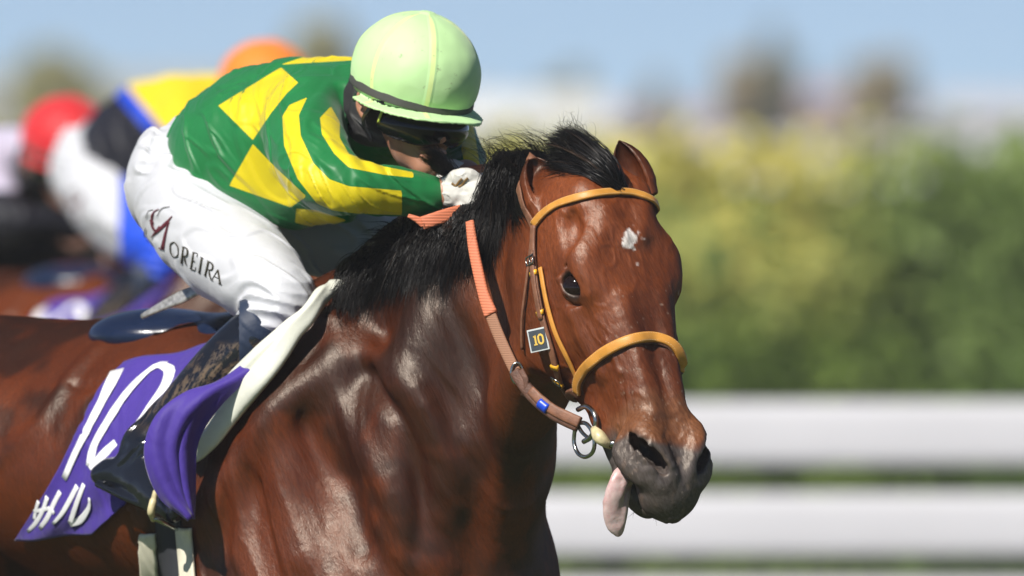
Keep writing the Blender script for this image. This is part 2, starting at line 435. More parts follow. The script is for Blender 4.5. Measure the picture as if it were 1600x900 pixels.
EYE_C, EYE_AX, EYE_R = (.197, .0755, -.042), (.05, .74, .67), .0275
def horse_field(legs=True):
    F = Field()
    # trunk
    bell(F, (-.30, 0, -.290), (.52, .268, .230), 0)
    bell(F, (-.05, 0, -.36), (.18, .24, .30), .08)
    bell(F, (-.62, 0, -.275), (.42, .248, .198), .08)
    bell(F, (-.98, 0, -.290), (.36, .27, .225), .10)          # croup
    bell(F, (-1.16, .0, -.42), (.22, .22, .26), .08)
    bell(F, (-1.00, .13, -.46), (.22, .13, .30), .08, both=True)   # thighs
    bell(F, (-.72, .20, -.235), (.09, .05, .06), .09, both=True)  # point of hip
    bchain(F, [(-.9, 0, -.14, .09), (-.55, 0, -.15, .09), (-.2, 0, -.14, .085), (.02, 0, -.085, .07), (.16, 0, -.13, .10)], .10)
    bell(F, (.02, 0, -.38), (.30, .235, .36), .10)
    bell(F, (.20, 0, -.50), (.20, .20, .27), .10)           # breast
    # shoulder blades and upper arm
    bell(F, (.03, .165, -.30), (.13, .075, .30), .07, both=True, ax=Rx(-.42))
    bell(F, (.10, .185, -.50), (.17, .085, .15), .05, both=True, ax=Rx(-.5))
    bell(F, (-.04, .19, -.56), (.11, .08, .19), .05, both=True, ax=Rx(.5))   # triceps
    bell(F, (.23, .12, -.58), (.12, .10, .13), .05, both=True)     # pectorals
    if legs:
        for s in (1, -1):
            ph = .18 if s > 0 else -.10
            bchain(F, [(.03, .17*s, -.68, .10), (.06+ph, .16*s, -.95, .062), (.05+ph*1.5, .16*s, -1.10, .046), (-.02+ph*1.2, .16*s, -1.30, .033), (-.04+ph*1.1, .16*s, -1.40, .038), (.02+ph*1.2, .16*s, -1.47, .045)], .05)
            ph = -.15 if s > 0 else .12
            bchain(F, [(-.98, .15*s, -.55, .14), (-1.0+ph, .16*s, -.78, .085), (-1.14+ph, .15*s, -.98, .052), (-1.10+ph*1.3, .15*s, -1.22, .036), (-1.06+ph*1.4, .15*s, -1.36, .04), (-1.0+ph*1.4, .15*s, -1.44, .045)], .06)
    # neck: crest line to throat line, laterally squashed
    n = nrm([.88, .47, 0])
    def NP(px, py, y, r): return tuple(P(px, py, y)) + (r,)
    F.chain([NP(900, 395, .26, .080), NP(866, 450, .29, .112), NP(808, 520, .37, .148), NP(745, 600, .46, .18), NP(685, 690, .56, .25)], .05, n=n, sq=1.55, m=24)
    F.chain([NP(880, 372, .24, .060), NP(800, 392, .34, .085), NP(700, 430, .46, .12), NP(615, 505, .60, .13), NP(560, 560, .70, .14)], .08, n=n, sq=1.5, m=24)
    # jugular line, windpipe, neck muscle ridges
    F.chain([NP(830, 560, .19, .045), NP(785, 680, .30, .045), NP(752, 790, .40, .055), NP(745, 900, .47, .08)], .08)
    F.chain([NP(690, 500, .37, .05), NP(650, 620, .38, .06), NP(640, 740, .40, .06), NP(665, 860, .42, .06)], .09)
    # head
    F.custom(head_loft, HW(.27, 0, -.1), .42, .035)
    hell(F, (.180, .062, -.030), (.050, .028, .036), .03)                  # orbit
    hchain(F, [(.125,.070,-.002,.009),(.155,.082,-.006,.010),(.185,.083,-.008,.010),(.215,.076,-.014,.008)], .022)  # brow ridge
    hchain(F, [(.235,.082,-.060,.010),(.28,.070,-.062,.010),(.335,.055,-.062,.007)], .022)  # facial crest
    hell(F, (.19, .066, -.155), (.10, .030, .085), .03)                    # cheek
    hchain(F, [(.05,.050,.002,.010),(.10,.034,.015,.008),(.14,.016,.020,.004)], .03)  # temporal ridge
    hchain(F, [(.165,.072,.000,.008),(.135,.050,.012,.007),(.10,.030,.017,.005)], .025)
    hell(F, (.115, .082, -.012), (.030, .016, .016), .02, 's', ax=[[.9,.3,.1],[-.3,.9,.1],[0,0,1]])  # hollow over the eye
    hchain(F, [(.24,.036,.004,.006),(.34,.028,.001,.006),(.43,.022,-.003,.006)], .025)    # edges of the nasal bones
    hchain(F, [(.30,.062,-.020,.003),(.36,.050,-.022,.003),(.41,.045,-.03,.003)], .010)   # vein
    # nostrils and lips
    hell(F, (.485, .042, -.020), (.050, .026, .030), .025)
    hell(F, (.535, .000, -.050), (.046, .042, .034), .03, both=False)      # upper lip
    hell(F, (.556, .014, -.062), (.022, .022, .022), .018)
    hell(F, (.520, .000, -.118), (.040, .030, .024), .0, both=False)       # lower lip and chin
    hchain(F, [(.38, .020, -.130, .026),(.44, .020, -.122, .024),(.50,.014,-.118,.022)], .03)
    # mouth line
    hchain(F, [(.435,.050,-.088,.003),(.47,.047,-.086,.004),(.50,.043,-.088,.0065),(.53,.032,-.093,.009),(.565,.0,-.099,.011)], .006, 's')
    F.ell(HW(.53, 0, -.092), (.055, .05, .009), HR, .006, 's')
    # folds behind the nostril and at the corner of the mouth
    hchain(F, [(.365,.0560,-.018,.0012),(.41,.0500,-.036,.0030),(.445,.0515,-.052,.0034),(.475,.053,-.066,.002)], .010, 's')
    hchain(F, [(.385,.0525,-.054,.0012),(.425,.0475,-.068,.0028),(.45,.048,-.078,.002)], .008, 's')
    hchain(F, [(.548,.040,-.040,.0022),(.556,.030,-.058,.0026),(.552,.030,-.076,.002)], .008, 's')      # crease from nostril to lip
    hchain(F, [(.470,.0655,-.066,.001),(.500,.0640,-.068,.0028),(.530,.050,-.062,.0028),(.548,.036,-.056,.0015)], .009, 's')  # fold under the wing of the nostril
    hchain(F, [(.572,.0,-.030,.001),(.582,.0,-.050,.0022),(.588,.0,-.068,.0015)], .008, 's', both=False)
    for s in (1, -1):
        def L(a, l, u): return HW(a, l * s, u)
        # outer wing and inner rim of the nostril, then the hollow
        wing = [(.447,.046,-.034,.009),(.458,.058,-.048,.012),(.480,.066,-.050,.0155),(.507,.064,-.040,.0165),(.530,.052,-.030,.0135),(.545,.034,-.024,.010)]
        F.chain([tuple(L(*t[:3])) + (t[3],) for t in wing], .014, m=22)
        rim = [(.447,.046,-.030,.008),(.462,.046,-.008,.009),(.485,.038,.003,.010),(.512,.026,.001,.010),(.536,.016,-.010,.010),(.548,.018,-.022,.010)]
        F.chain([tuple(L(*t[:3])) + (t[3],) for t in rim], .012, m=22)
        ax1 = nrm(np.array([.078, -.032, .022]) * [1, s, 1]); nn = nrm(np.array([.10, .62, .78]) * [1, s, 1]); ax3 = nrm(np.cross(ax1, nn)); nn = np.cross(ax3, ax1)
        A = np.stack([ax1, ax3, nn])
        F.ell(L(.494, .042, -.016), (.044, .0165, .026), A @ HR, .009, 's')
        F.ell(L(.484, .036, -.030), (.036, .017, .024), A @ HR, .006, 's')
    # eye sockets and lids
    for s in (1, -1):
        c = np.array(EYE_C) * [1, s, 1]; ax = nrm(np.array(EYE_AX) * [1, s, 1]); t = nrm(np.array([.70, -.48 * s, .53]) - ax * np.dot(ax, [.70, -.48 * s, .53])); b_ = np.cross(ax, t)
        F.ell(HWn(c + ax * .016), (.0285, .0195, .018), np.stack([t, b_, ax]) @ HR, .006, 's')
        up = 1 if b_[2] > 0 else -1
        def LP(x, y, z): return tuple(HWn(c + t * x * 1.16 + b_ * (y * 1.22 * up) + ax * z))
        F.chain([LP(-.026,-.002,.010)+(.004,), LP(-.014,.0125,.0185)+(.0048,), LP(.003,.0155,.0205)+(.005,), LP(.018,.0115,.0170)+(.0045,), LP(.028,-.004,.010)+(.004,)], .007, m=14)
        F.chain([LP(-.026,-.002,.010)+(.0035,), LP(-.010,-.0135,.0140)+(.0030,), LP(.005,-.0150,.0150)+(.0030,), LP(.016,-.0120,.0135)+(.0038,), LP(.028,-.004,.010)+(.0035,)], .009, m=14)
        F.chain([LP(-.026,.012,.021)+(.0008,), LP(-.012,.024,.016)+(.0028,), LP(.012,.023,.016)+(.0028,), LP(.027,.011,.020)+(.0008,)], .009, 's', m=12)
        F.chain([LP(-.020,-.022,.012)+(.001,), LP(.002,-.026,.008)+(.0022,), LP(.022,-.018,.012)+(.001,)], .009, 's', m=12)
    return F
def ear_field(base, tip, open_dir, half_w, F):
    """cupped ear as part of the horse: shell of a leaf shape, hollow towards open_dir"""
    base, tip = np.asarray(base, float), np.asarray(tip, float); ax = nrm(tip - base); L = np.linalg.norm(tip - base)
    o = nrm(np.asarray(open_dir, float) - ax * np.dot(open_dir, ax)); b = np.cross(ax, o); R = np.stack([ax, b, o])
    T = np.array([-.15, 0, .12, .3, .5, .7, .85, .95, 1.0, 1.05]); Wd = np.array([.85, .92, 1.0, 1.0, .92, .74, .50, .26, .10, .0]) * half_w
    def f(p):
        q = (p - base) @ R.T; t = q[:, 0] / L; w_ = np.interp(t, T, Wd)
        curve = .10 * L * np.sin(np.clip(t, 0, 1) * np.pi)          # slight bow
        y = q[:, 1]; z = q[:, 2] + curve * .3
        out = (np.hypot(y, z * 1.1) - w_) * .8; cut = z - w_ * .38
        inner = -(np.hypot(y, (z - w_ * .50) * .92) - w_ * .78) * .8
        d = np.maximum(np.maximum(out, cut), inner) - .0008
        ex = np.maximum(t - 1.04, -.15 - t) * L
        return np.maximum(d, ex)
    F.custom(f, (base + tip) / 2, L * .75, .012)
EAR_N = (P(865, 325, .12), P(831, 246, .16), nrm([.42, -.90, -.05]), .041)
EAR_F = (P(1000, 300, .16), P(968, 222, .17), nrm([-.5, -.85, .05]), .031)
HF_ = horse_field(); ear_field(*EAR_N, HF_); ear_field(*EAR_F, HF_)

_sh = BW(.05, -.2, -.3)
def muscle(p):
    """grooves and ripples of the skin over the near shoulder and neck"""
    q = (p - WITH) @ BRm.T; m = sstep(.75, .3, np.abs(q[:, 0] - .15)) * sstep(.04, -.05, q[:, 2])
    # warped stripes running down the shoulder
    s = q[:, 0] * 1.0 + q[:, 2] * .38 + .05 * noise(np.stack([q[:, 0] * 3, q[:, 1] * 3, q[:, 2] * 3], 1), 3)
    v = noise(np.stack([s * 17, q[:, 1] * 2, q[:, 2] * 3.2], 1), 5)
    v2 = noise(np.stack([s * 42, q[:, 1] * 4, q[:, 2] * 6.5], 1), 9)
    hd = HLoc(p); mh = 1 - sstep(-.08, -.02, hd[:, 0]) * sstep(-.40, -.30, hd[:, 2]) * sstep(.70, .62, hd[:, 0])
    v3 = noise(np.stack([s * 85, q[:, 1] * 8, q[:, 2] * 15], 1), 11)
    w = noise(np.stack([s * 30 + 3 * noise(q * 6, 14), q[:, 1] * 6, q[:, 2] * 11], 1), 15)
    ft = 1.0
    return m * mh * (-.0046 * v - ft * (.0030 * (1 - np.abs(v2)) ** 2 * sstep(-.8, .2, v) + .0022 * w + .0013 * v3))
def face_relief(p):
    q = HLoc(p); m = sstep(-.03, .05, q[:, 0]) * sstep(.60, .5, q[:, 0]) * sstep(-.3, -.2, q[:, 2])
    if not m.any(): return np.zeros(len(p))
    z = sstep(.40, .48, q[:, 0]); sd = 7.0
    a = noise(np.stack([q[:, 0] * 20 + q[:, 2] * 8, q[:, 1] * 34 + sd, q[:, 2] * 26], 1), 21)
    b = 1 - np.abs(noise(np.stack([q[:, 0] * 26 - q[:, 2] * 22, q[:, 1] * 42 + sd, q[:, 2] * 40], 1), 22))
    c = noise(q * 110, 23) + .8 * z * (1 - np.abs(noise(np.stack([q[:, 0] * 60, q[:, 1] * 150, q[:, 2] * 60], 1), 24)))
    return m * (-.0012 * a - .0008 * sstep(.55, 1.0, b) * (1 - z) - (.0003 + .0007 * z) * c)
HF_.disp(face_relief, HW(.28, 0, -.08), .45)
HF_.disp(muscle)
# deliberate creases: elbow groove, scapula edges, flank fold
for pts, r, k in [
    ([(410,640),(392,700),(396,760),(402,830),(420,900)], .010, .035),
    ([(350,690),(355,760),(350,820),(345,900)], .004, .03),
    ([(92,606),(112,602),(140,606)], .003, .018), ([(420,690),(412,760),(424,830),(440,900)], .004, .02),
    ([(500,520),(478,590),(470,650),(500,720),(545,770),(570,850)], .006, .04),
    ([(690,470),(735,560),(748,680),(742,800),(735,900)], .005, .05),
    ([(600,520),(590,590),(625,660),(655,760),(650,860)], .004, .035)]:
    px, py = zip(*pts); q, n = HF_.hit(px, py)
    e = np.abs(np.linspace(-1, 1, len(q))) ** 2; q = q + n * (r * (.45 + .9 * e))[:, None]
    HF_.chain([tuple(x) + (r,) for x in q], k, 's')
# tendon and muscle ridges standing out
for pts, r, k in [
    ([(520,600),(560,680),(610,760),(640,860)], .010, .05),
    ([(440,560),(430,660),(445,760),(470,860)], .012, .06),
    ([(182,512),(150,545),(112,588),(86,628),(52,672),(-10,722)], .0075, .03),
    ([(560,530),(640,600),(690,700),(700,800)], .008, .04),
    ([(320,800),(380,720),(430,640),(520,560)], .008, .06)]:
    px, py = zip(*pts); q, n = HF_.hit(px, py)
    e = np.abs(np.linspace(-1, 1, len(q))) ** 2; q = q - n * (.004 + .014 * e)[:, None]
    HF_.chain([tuple(x) + (r,) for x in q], k, 'u')
# ------------------------------------------------------------------ materials
class M:
    """small node-graph helper"""
    def __init__(s, name, rough=.5, spec=.5):
        s.m = bpy.data.materials.new(name); s.m.use_nodes = True; s.t = s.m.node_tree; s.b = s.t.nodes['Principled BSDF']
        s.b.inputs['Roughness'].default_value = rough; s.b.inputs['Specular IOR Level'].default_value = spec
    def n(s, typ, **kw):
        x = s.t.nodes.new('ShaderNode' + typ)
        for k, v in kw.items():
            if hasattr(x, k): setattr(x, k, v)
            else: x.inputs[k.replace('_', ' ')].default_value = v
        return x
    def l(s, a, b): s.t.links.new(a, b); return s
    def setc(s, x, sock='Base Color'):
        if hasattr(x, 'is_output'): s.l(x, s.b.inputs[sock])
        else: s.b.inputs[sock].default_value = (*x, 1) if isinstance(x, (tuple, list)) and len(x) == 3 else x
        return s
    def attr(s, name, out='Fac'): return s.n('Attribute', attribute_name=name).outputs[out]
    def coord(s, scale=(1, 1, 1), rot=(0, 0, 0), src='Object'):
        mp = s.n('Mapping'); mp.inputs['Scale'].default_value = scale; mp.inputs['Rotation'].default_value = rot
        s.l(s.n('TexCoord').outputs[src], mp.inputs[0]); return mp.outputs[0]
    def flow(s, ry, scale):
        """object coordinates turned about Y, then stretched"""
        v = s.coord((1, 1, 1), (0, ry, 0)); mp = s.n('Mapping'); mp.inputs['Scale'].default_value = scale; s.l(v, mp.inputs[0]); return mp.outputs[0]
    def noise(s, scale, detail=3, rough=.55, vec=None, dist=0):
        x = s.n('TexNoise'); x.inputs['Scale'].default_value = scale; x.inputs['Detail'].default_value = detail
        x.inputs['Roughness'].default_value = rough; x.inputs['Distortion'].default_value = dist
        s.l(vec if vec is not None else s.coord(), x.inputs['Vector']); return x.outputs['Fac']
    def ramp(s, fac, stops):
        r = s.n('ValToRGB'); e = r.color_ramp.elements
        while len(e) < len(stops): e.new(.5)
        for q, (p, c) in zip(e, stops): q.position = p; q.color = (*c, 1) if len(c) == 3 else c
        s.l(fac, r.inputs[0]); return r.outputs[0]
    def mix(s, fac, a, b, mode='MIX'):
        x = s.n('Mix', data_type='RGBA', blend_type=mode)
        for k, v in ((0, fac), (6, a), (7, b)):
            if hasattr(v, 'is_output'): s.l(v, x.inputs[k])
            elif k == 0: x.inputs[0].default_value = v
            else: x.inputs[k].default_value = (*v, 1) if len(v) == 3 else v
        return x.outputs[2]
    def math(s, op, a, b=0.0, c=None):
        x = s.n('Math', operation=op)
        for k, v in ((0, a), (1, b), (2, c)):
            if v is None: continue
            if hasattr(v, 'is_output'): s.l(v, x.inputs[k])
            else: x.inputs[k].default_value = v
        return x.outputs[0]
    def bump(s, h, strength=.3, dist=.002, prev=None):
        x = s.n('Bump'); x.inputs['Strength'].default_value = strength; x.inputs['Distance'].default_value = dist
        s.l(h, x.inputs['Height'])
        if prev is not None: s.l(prev, x.inputs['Normal'])
        s.l(x.outputs[0], s.b.inputs['Normal']); return x.outputs[0]
    def rough(s, fac, a, b):
        x = s.n('MapRange'); s.l(fac, x.inputs[0]); x.inputs[3].default_value = a; x.inputs[4].default_value = b
        s.l(x.outputs[0], s.b.inputs['Roughness'])
        return s
def simple(name, col, rough=.5, spec=.5, metal=0, var=.15, bscale=300, bstr=.2, bdist=.001, sheen=0, nscale=25):
    m = M(name, rough, spec); m.b.inputs['Metallic'].default_value = metal
    f = m.noise(nscale, 4)
    lo = tuple(c * (1 - var) for c in col); hi = tuple(min(1, c * (1 + var)) for c in col)
    m.setc(m.ramp(f, [(.3, lo), (.7, hi)]))
    if bstr: m.bump(m.noise(bscale, 3), bstr, bdist)
    if sheen: m.b.inputs['Sheen Weight'].default_value = sheen
    return m.m
def fabric(name, colour_fn=None, col=(.5, .5, .5), rough=.55, spec=.35, weave=900, wr=.25, fold=.35, sheen=.15, dirt=0):
    m = M(name, rough, spec)
    c = colour_fn(m) if colour_fn else m.ramp(m.noise(9, 4), [(.3, tuple(x * .93 for x in col)), (.7, tuple(min(1, x * 1.05) for x in col))])
    if dirt: c = m.mix(m.math('MULTIPLY', m.ramp(m.noise(14, 5, .7), [(.52, (0, 0, 0)), (.75, (1, 1, 1))]), dirt), c, (.22, .17, .12))
    m.setc(c)
    n1 = m.bump(m.noise(9, 2, .5, m.coord((1, 1, 1)), 1.2), fold, .010)
    n1 = m.bump(m.noise(30, 3, .55, m.coord((1, 1.2, .7)), 1.6), fold * .8, .0045, n1)
    m.bump(m.noise(weave, 2), wr, .0006, n1)
    m.b.inputs['Sheen Weight'].default_value = sheen; m.b.inputs['Sheen Roughness'].default_value = .4
    return m.m
def coat_material(name, tint=(1, 1, 1)):
    m = M(name, .40, .42)
    col = m.n('Attribute', attribute_name='pig').outputs['Color']
    big = m.ramp(m.noise(5, 4, .6), [(.32, (.62, .56, .50)), (.68, (1.12, 1.12, 1.12))])
    c = m.mix(1.0, col, big, 'MULTIPLY')
    fine = m.ramp(m.noise(230, 4, .75, m.flow(.42, (1, 1, .20))), [(.32, (.50, .44, .40)), (.70, (1.28, 1.28, 1.28))])
    c = m.mix(.8, c, fine, 'MULTIPLY')
    if tint != (1, 1, 1): c = m.mix(1.0, c, tint, 'MULTIPLY')
    m.setc(c)
    m.rough(m.math('ADD', m.math('MULTIPLY', m.noise(26, 5, .65, m.flow(.42, (1, 1, .4))), .6), m.math('MULTIPLY', m.noise(200, 3, .7, m.flow(.42, (1, 1, .16))), .4)), .20, .58)
    st = m.flow(.42, (1.5, 1.5, .22))
    n0 = m.bump(m.noise(42, 5, .66, st, .5), .26, .0060)
    n1 = m.bump(m.noise(170, 4, .7, m.flow(.42, (1, 1, .16)), .2), .50, .0022, n0)
    m.bump(m.noise(520, 3, .75, m.flow(.42, (1, 1, .16))), .38, .0010, n1)
    # short hair scatters a soft even sheen with no mirror-like rim, so gloss is added without a grazing boost
    m.b.inputs['Specular IOR Level'].default_value = 0.0
    nl = m.b.inputs['Normal'].links[0].from_socket; rl = m.b.inputs['Roughness'].links[0].from_socket
    g1 = m.n('BsdfAnisotropic'); m.l(rl, g1.inputs['Roughness']); m.l(nl, g1.inputs['Normal']); g1.inputs['Color'].default_value = (1, .90, .80, 1)
    g2 = m.n('BsdfAnisotropic'); g2.inputs['Roughness'].default_value = .58; m.l(nl, g2.inputs['Normal']); g2.inputs['Color'].default_value = (1, .86, .76, 1)
    x1 = m.n('MixShader'); x1.inputs[0].default_value = .010; m.l(m.b.outputs[0], x1.inputs[1]); m.l(g2.outputs[0], x1.inputs[2])
    x2 = m.n('MixShader'); x2.inputs[0].default_value = .038; m.l(x1.outputs[0], x2.inputs[1]); m.l(g1.outputs[0], x2.inputs[2])
    m.l(x2.outputs[0], m.t.nodes['Material Output'].inputs[0])
    return m.m
def hair_material(name, col=(.0035, .003, .0035)):
    m = M(name, .42, .28)
    m.setc(m.ramp(m.attr('sv'), [(0, tuple(c * .5 for c in col)), (.75, col), (.95, (.010, .006, .005)), (1, (.03, .017, .010))]))
    m.b.inputs['Anisotropic'].default_value = .3
    return m.m
# ------------------------------------------------------------------ the horse as objects
CUT_P = P(840, 380, .25); CUT_N = nrm([.46, -.46, .76])
def cutd(p): return (p - CUT_P) @ CUT_N + .13
def horse_mesh(hh=.0027, hb=.0065):
    V, Q = surface_nets(HF_, POLL + [-.30, -.36, -.62], POLL + [.26, .42, .09], hh)
    V, Q = clip_faces(V, Q, (cutd(V) > 0) & (HLoc(V)[:, 0] < .62))
    V, Q = largest(V, Q)
    lo, hi = BW(-1.4, 0, 0), BW(.4, 0, 0)
    V2, Q2 = surface_nets(HF_, [-1.05, -.15, .02], [.22, 2.0, 1.90], hb)
    V2, Q2 = clip_faces(V2, Q2, cutd(V2) < .014); V2, Q2 = largest(V2, Q2)
    N = nrm(HF_.grad(V, .0012)); N2 = nrm(HF_.grad(V2, .0018))
    V = V - HF_(V)[:, None] * N * .8; V2 = V2 - HF_(V2)[:, None] * N2 * .8
    ov = sstep(-.004, .004, cutd(V2)); V2 = V2 - N2 * (ov * .0012)[:, None]
    return np.vstack([V, V2]), np.vstack([Q, Q2 + len(V)]), np.vstack([N, N2])
def lerp(a, b, t): return a + (b - a) * t[:, None]
def pigment(V):
    """true coat colours of the bay horse"""
    q = HLoc(V); a, l, u = q[:, 0], q[:, 1], q[:, 2]; n1 = noise(V * 9, 1); n2 = noise(V * 38, 2); n3 = noise(V * 120, 4)
    bay = np.array([.118, .0240, .0042]); dark = np.array([.016, .0045, .002]); red = np.array([.205, .052, .0130]); tan = np.array([.27, .125, .058])
    c = np.tile(bay, (len(V), 1))
    hd = sstep(-.06, .04, a) * (a < .7) * sstep(-.40, -.30, u)
    b = (V - WITH) @ BRm.T
    c = lerp(c, dark, (1 - hd) * sstep(-.02, -.14, -b[:, 2] * -1 - .0) * 0)
    c = lerp(c, dark, (1 - hd) * sstep(-.2, .4, n1 + .35 * n2) * .75)
    # darker mealy topline, elbow, crest and legs
    c = lerp(c, dark, (1 - hd) * sstep(-.16, -.02, b[:, 2] + .03 * n1) * .55)
    c = lerp(c, np.array([.012, .010, .010]), sstep(-.80, -.98, b[:, 2]))
    c = lerp(c, red, hd * .75)
    c = lerp(c, dark, hd * sstep(.1, .55, n1) * .35)
    # mealy tan round the muzzle, dark lips and nostrils
    c = lerp(c, tan, hd * sstep(.385, .43, a + .012 * n2) * sstep(.52, .47, a) * .60)
    grey = np.array([.088, .076, .074])
    mz = sstep(.0, .018, (a - .472 + .010 * n2) + .45 * np.maximum(np.abs(l) - .020, 0) - 1.0 * np.maximum(u + .004, 0) )
    mz = np.maximum(mz, sstep(.40, .44, a) * sstep(-.072, -.088, u))
    mz = mz * sstep(.43, .46, a + np.maximum(-.06 - u, 0) * 1.0)
    c = lerp(c, grey, mz * hd)
    c = lerp(c, np.array([.17, .125, .10]), mz * hd * sstep(.25, .7, n3) * .5)
    c = lerp(c, np.array([.012, .008, .008]), sstep(.016, .004, _nostril_depth(q)) * hd)
    # eye rims
    e = np.array(EYE_C) + np.array(EYE_AX) * .016
    d = np.sqrt((a - e[0]) ** 2 * .55 + (np.abs(l) - e[1]) ** 2 + (u - e[2]) ** 2)
    c = lerp(c, np.array([.016, .011, .010]), sstep(.025, .016, d + .002 * n2) * .95)
    e2 = e + np.array([.020, -.010, .012]); d2 = np.sqrt((a - e2[0]) ** 2 * .6 + (np.abs(l) - e2[1]) ** 2 + (u - e2[2]) ** 2)
    c = lerp(c, np.array([.020, .012, .010]), sstep(.016, .006, d2 + .002 * n2) * .85)
    # star: a small white mark with a ragged edge
    s = np.minimum(np.hypot((a - .150) / 1.35, (l + .004 + (a - .15) * .35)) - .0135, np.hypot(a - .187, l - .003) - .0050) + .007 * n3 + .006 * n2 + .003 * noise(V * 300, 6)
    c = lerp(c, np.array([.86, .82, .80]), hd * sstep(.0025, -.0025, s) * (u > -.03))
    # flecks of foam and dust on the face, pale chin
    n4 = noise(V * 230, 17)
    c = lerp(c, np.array([.50, .42, .36]), hd * sstep(.72, .86, n4) * sstep(.14, .22, a) * (u > -.05) * sstep(-.3, .3, n1) * .5)
    c = lerp(c, np.array([.34, .30, .28]), hd * sstep(.50, .53, a) * sstep(-.100, -.112, u) * sstep(-.2, .5, n3) * .7)
    return c
def _nostril_depth(q):
    l = np.abs(q[:, 1]); ax1 = nrm(np.array([.078, -.032, .022])); nn = nrm(np.array([.10, .62, .78])); ax3 = nrm(np.cross(ax1, nn)); nn = np.cross(ax3, ax1)
    p = np.stack([q[:, 0], l, q[:, 2]], 1) - np.array([.487, .037, -.026]); x = p @ ax1; y = p @ ax3; z = p @ nn
    return np.sqrt(np.maximum(0, (x / .040) ** 2 + (y / .014) ** 2)) * .014 + np.maximum(z - .004, 0)
# ------------------------------------------------------------------ the rider: implicit shapes
def C(px, py, y, r): return tuple(P(px, py, y)) + (r,)
def ldy(py): return float(np.interp(py, [430, 520, 600, 700, 800], [0, .050, .085, .125, .130]))
def MC(px, py, y, r):
    """the same place on the far side of the horse"""
    p = P(px, py, y - ldy(py)); return tuple(p - 2 * ((p - WITH) @ BL) * BL) + (r,)
def CL(px, py, y, r): return C(px, py, y - ldy(py), r)
HC = P(652, 116, .47)                                     # centre of the helmet
_ya, _pi = math.radians(30), math.radians(12)
KF = np.array([math.sin(_ya) * math.cos(_pi), -math.cos(_ya) * math.cos(_pi), -math.sin(_pi)])   # face forward
KL = nrm(np.cross([0, 0, 1.0], KF)); KU = np.cross(KF, KL)                                        # rider's left, up
_ro = math.radians(-4); KL, KU = KL * math.cos(_ro) + KU * math.sin(_ro), KU * math.cos(_ro) - KL * math.sin(_ro)
KR = np.stack([KF, KL, KU])
def KW(f, l, u): return HC + f * KF + l * KL + u * KU
def KLoc(p): return (p - HC) @ KR.T
LS = nrm([.64, .76, .10])                                  # across the shoulders, towards the rider's left
# joints
SH_N, EL_N, WR_N = P(478, 196, .60), P(524, 291, .36), P(690, 303, .40)
SH_F, EL_F, WR_F = P(650, 190, .86), P(716, 238, .66), P(728, 268, .50)
HIP_N, KN_N, AN_N = P(250, 300, .90), P(434, 462, .62), P(232, 700, .80)
HIP_F, KN_F, AN_F = P(370, 320, 1.12), P(575, 405, .93), P(395, 640, 1.22)

def skin_field():
    F = Field()
    F.chain([C(330,255,.95,.06), C(420,225,.84,.07), C(530,200,.72,.07)], .03, n=LS, sq=.85)
    F.chain([C(480,215,.58,.04), C(486,240,.47,.035), C(512,278,.39,.030), C(548,292,.36,.026), C(600,299,.37,.020), C(640,303,.385,.018), tuple(WR_N)+(.020,), C(706,302,.405,.024)], .02)
    F.chain([tuple(SH_F)+(.03,), C(690,208,.76,.026), tuple(EL_F)+(.022,), tuple(WR_F)+(.018,), C(722,284,.46,.024)], .02)
    F.chain([C(285,300,.93,.06), C(330,360,.82,.055), CL(400,432,.68,.040), CL(428,468,.625,.035), CL(398,528,.645,.032), CL(345,582,.69,.034), CL(262,668,.765,.028), CL(236,698,.785,.022), CL(240,750,.75,.018), CL(262,788,.70,.014)], .03)
    F.chain([C(340,290,1.10,.06), C(420,330,1.06,.05), C(520,366,1.0,.042), C(600,398,.95,.034), C(640,425,.93,.034), MC(398,528,.645,.032), MC(300,630,.73,.028), MC(236,698,.785,.022), MC(240,750,.75,.018)], .03)
    # neck and head
    F.chain([C(545,180,.66,.062), C(600,160,.58,.056), tuple(KW(-.02,0,-.05))+(.062,)], .03)
    F.ell(KW(-.010, 0, .005), (.092, .074, .088), KR, .02)
    F.ell(KW(.035, 0, -.085), (.052, .050, .066), KR, .03)                 # jaw and cheeks
    F.ell(KW(.072, 0, -.135), (.018, .020, .018), KR, .02)                 # chin
    F.chain([tuple(KW(.082,0,-.040))+(.008,), tuple(KW(.098,0,-.070))+(.011,), tuple(KW(.104,0,-.080))+(.012,)], .010)   # nose
    for s in (1, -1):
        F.ell(KW(.092, .010 * s, -.084), (.010, .008, .008), KR, .006)      # nostril wings
        F.ell(KW(.075, .034 * s, -.070), (.022, .020, .018), KR, .02)       # cheekbones
        F.ell(KW(.088, .030 * s, -.046), (.016, .015, .010), KR, .010, 's') # eye hollows
        F.chain([tuple(KW(.084, (.030 - .012) * s, -.036))+(.006,), tuple(KW(.078, .045 * s, -.034))+(.006,)], .008)   # brows
        F.chain([tuple(KW(-.010,.078*s,-.030))+(.007,), tuple(KW(-.022,.084*s,-.040))+(.006,), tuple(KW(-.022,.083*s,-.062))+(.006,), tuple(KW(-.012,.078*s,-.076))+(.006,)], .006)  # ears
        F.ell(KW(-.012, .076 * s, -.052), (.012, .006, .020), KR, .006)
    F.chain([tuple(KW(.088,-.022,-.108))+(.004,), tuple(KW(.098,0,-.104))+(.0065,), tuple(KW(.088,.022,-.108))+(.004,)], .005)   # upper lip
    F.chain([tuple(KW(.086,-.018,-.117))+(.004,), tuple(KW(.093,0,-.118))+(.007,), tuple(KW(.086,.018,-.117))+(.004,)], .005)
    F.chain([tuple(KW(.094,-.022,-.1115))+(.0015,), tuple(KW(.106,0,-.111))+(.0015,), tuple(KW(.094,.022,-.1115))+(.0015,)], .003, 's')
    return F
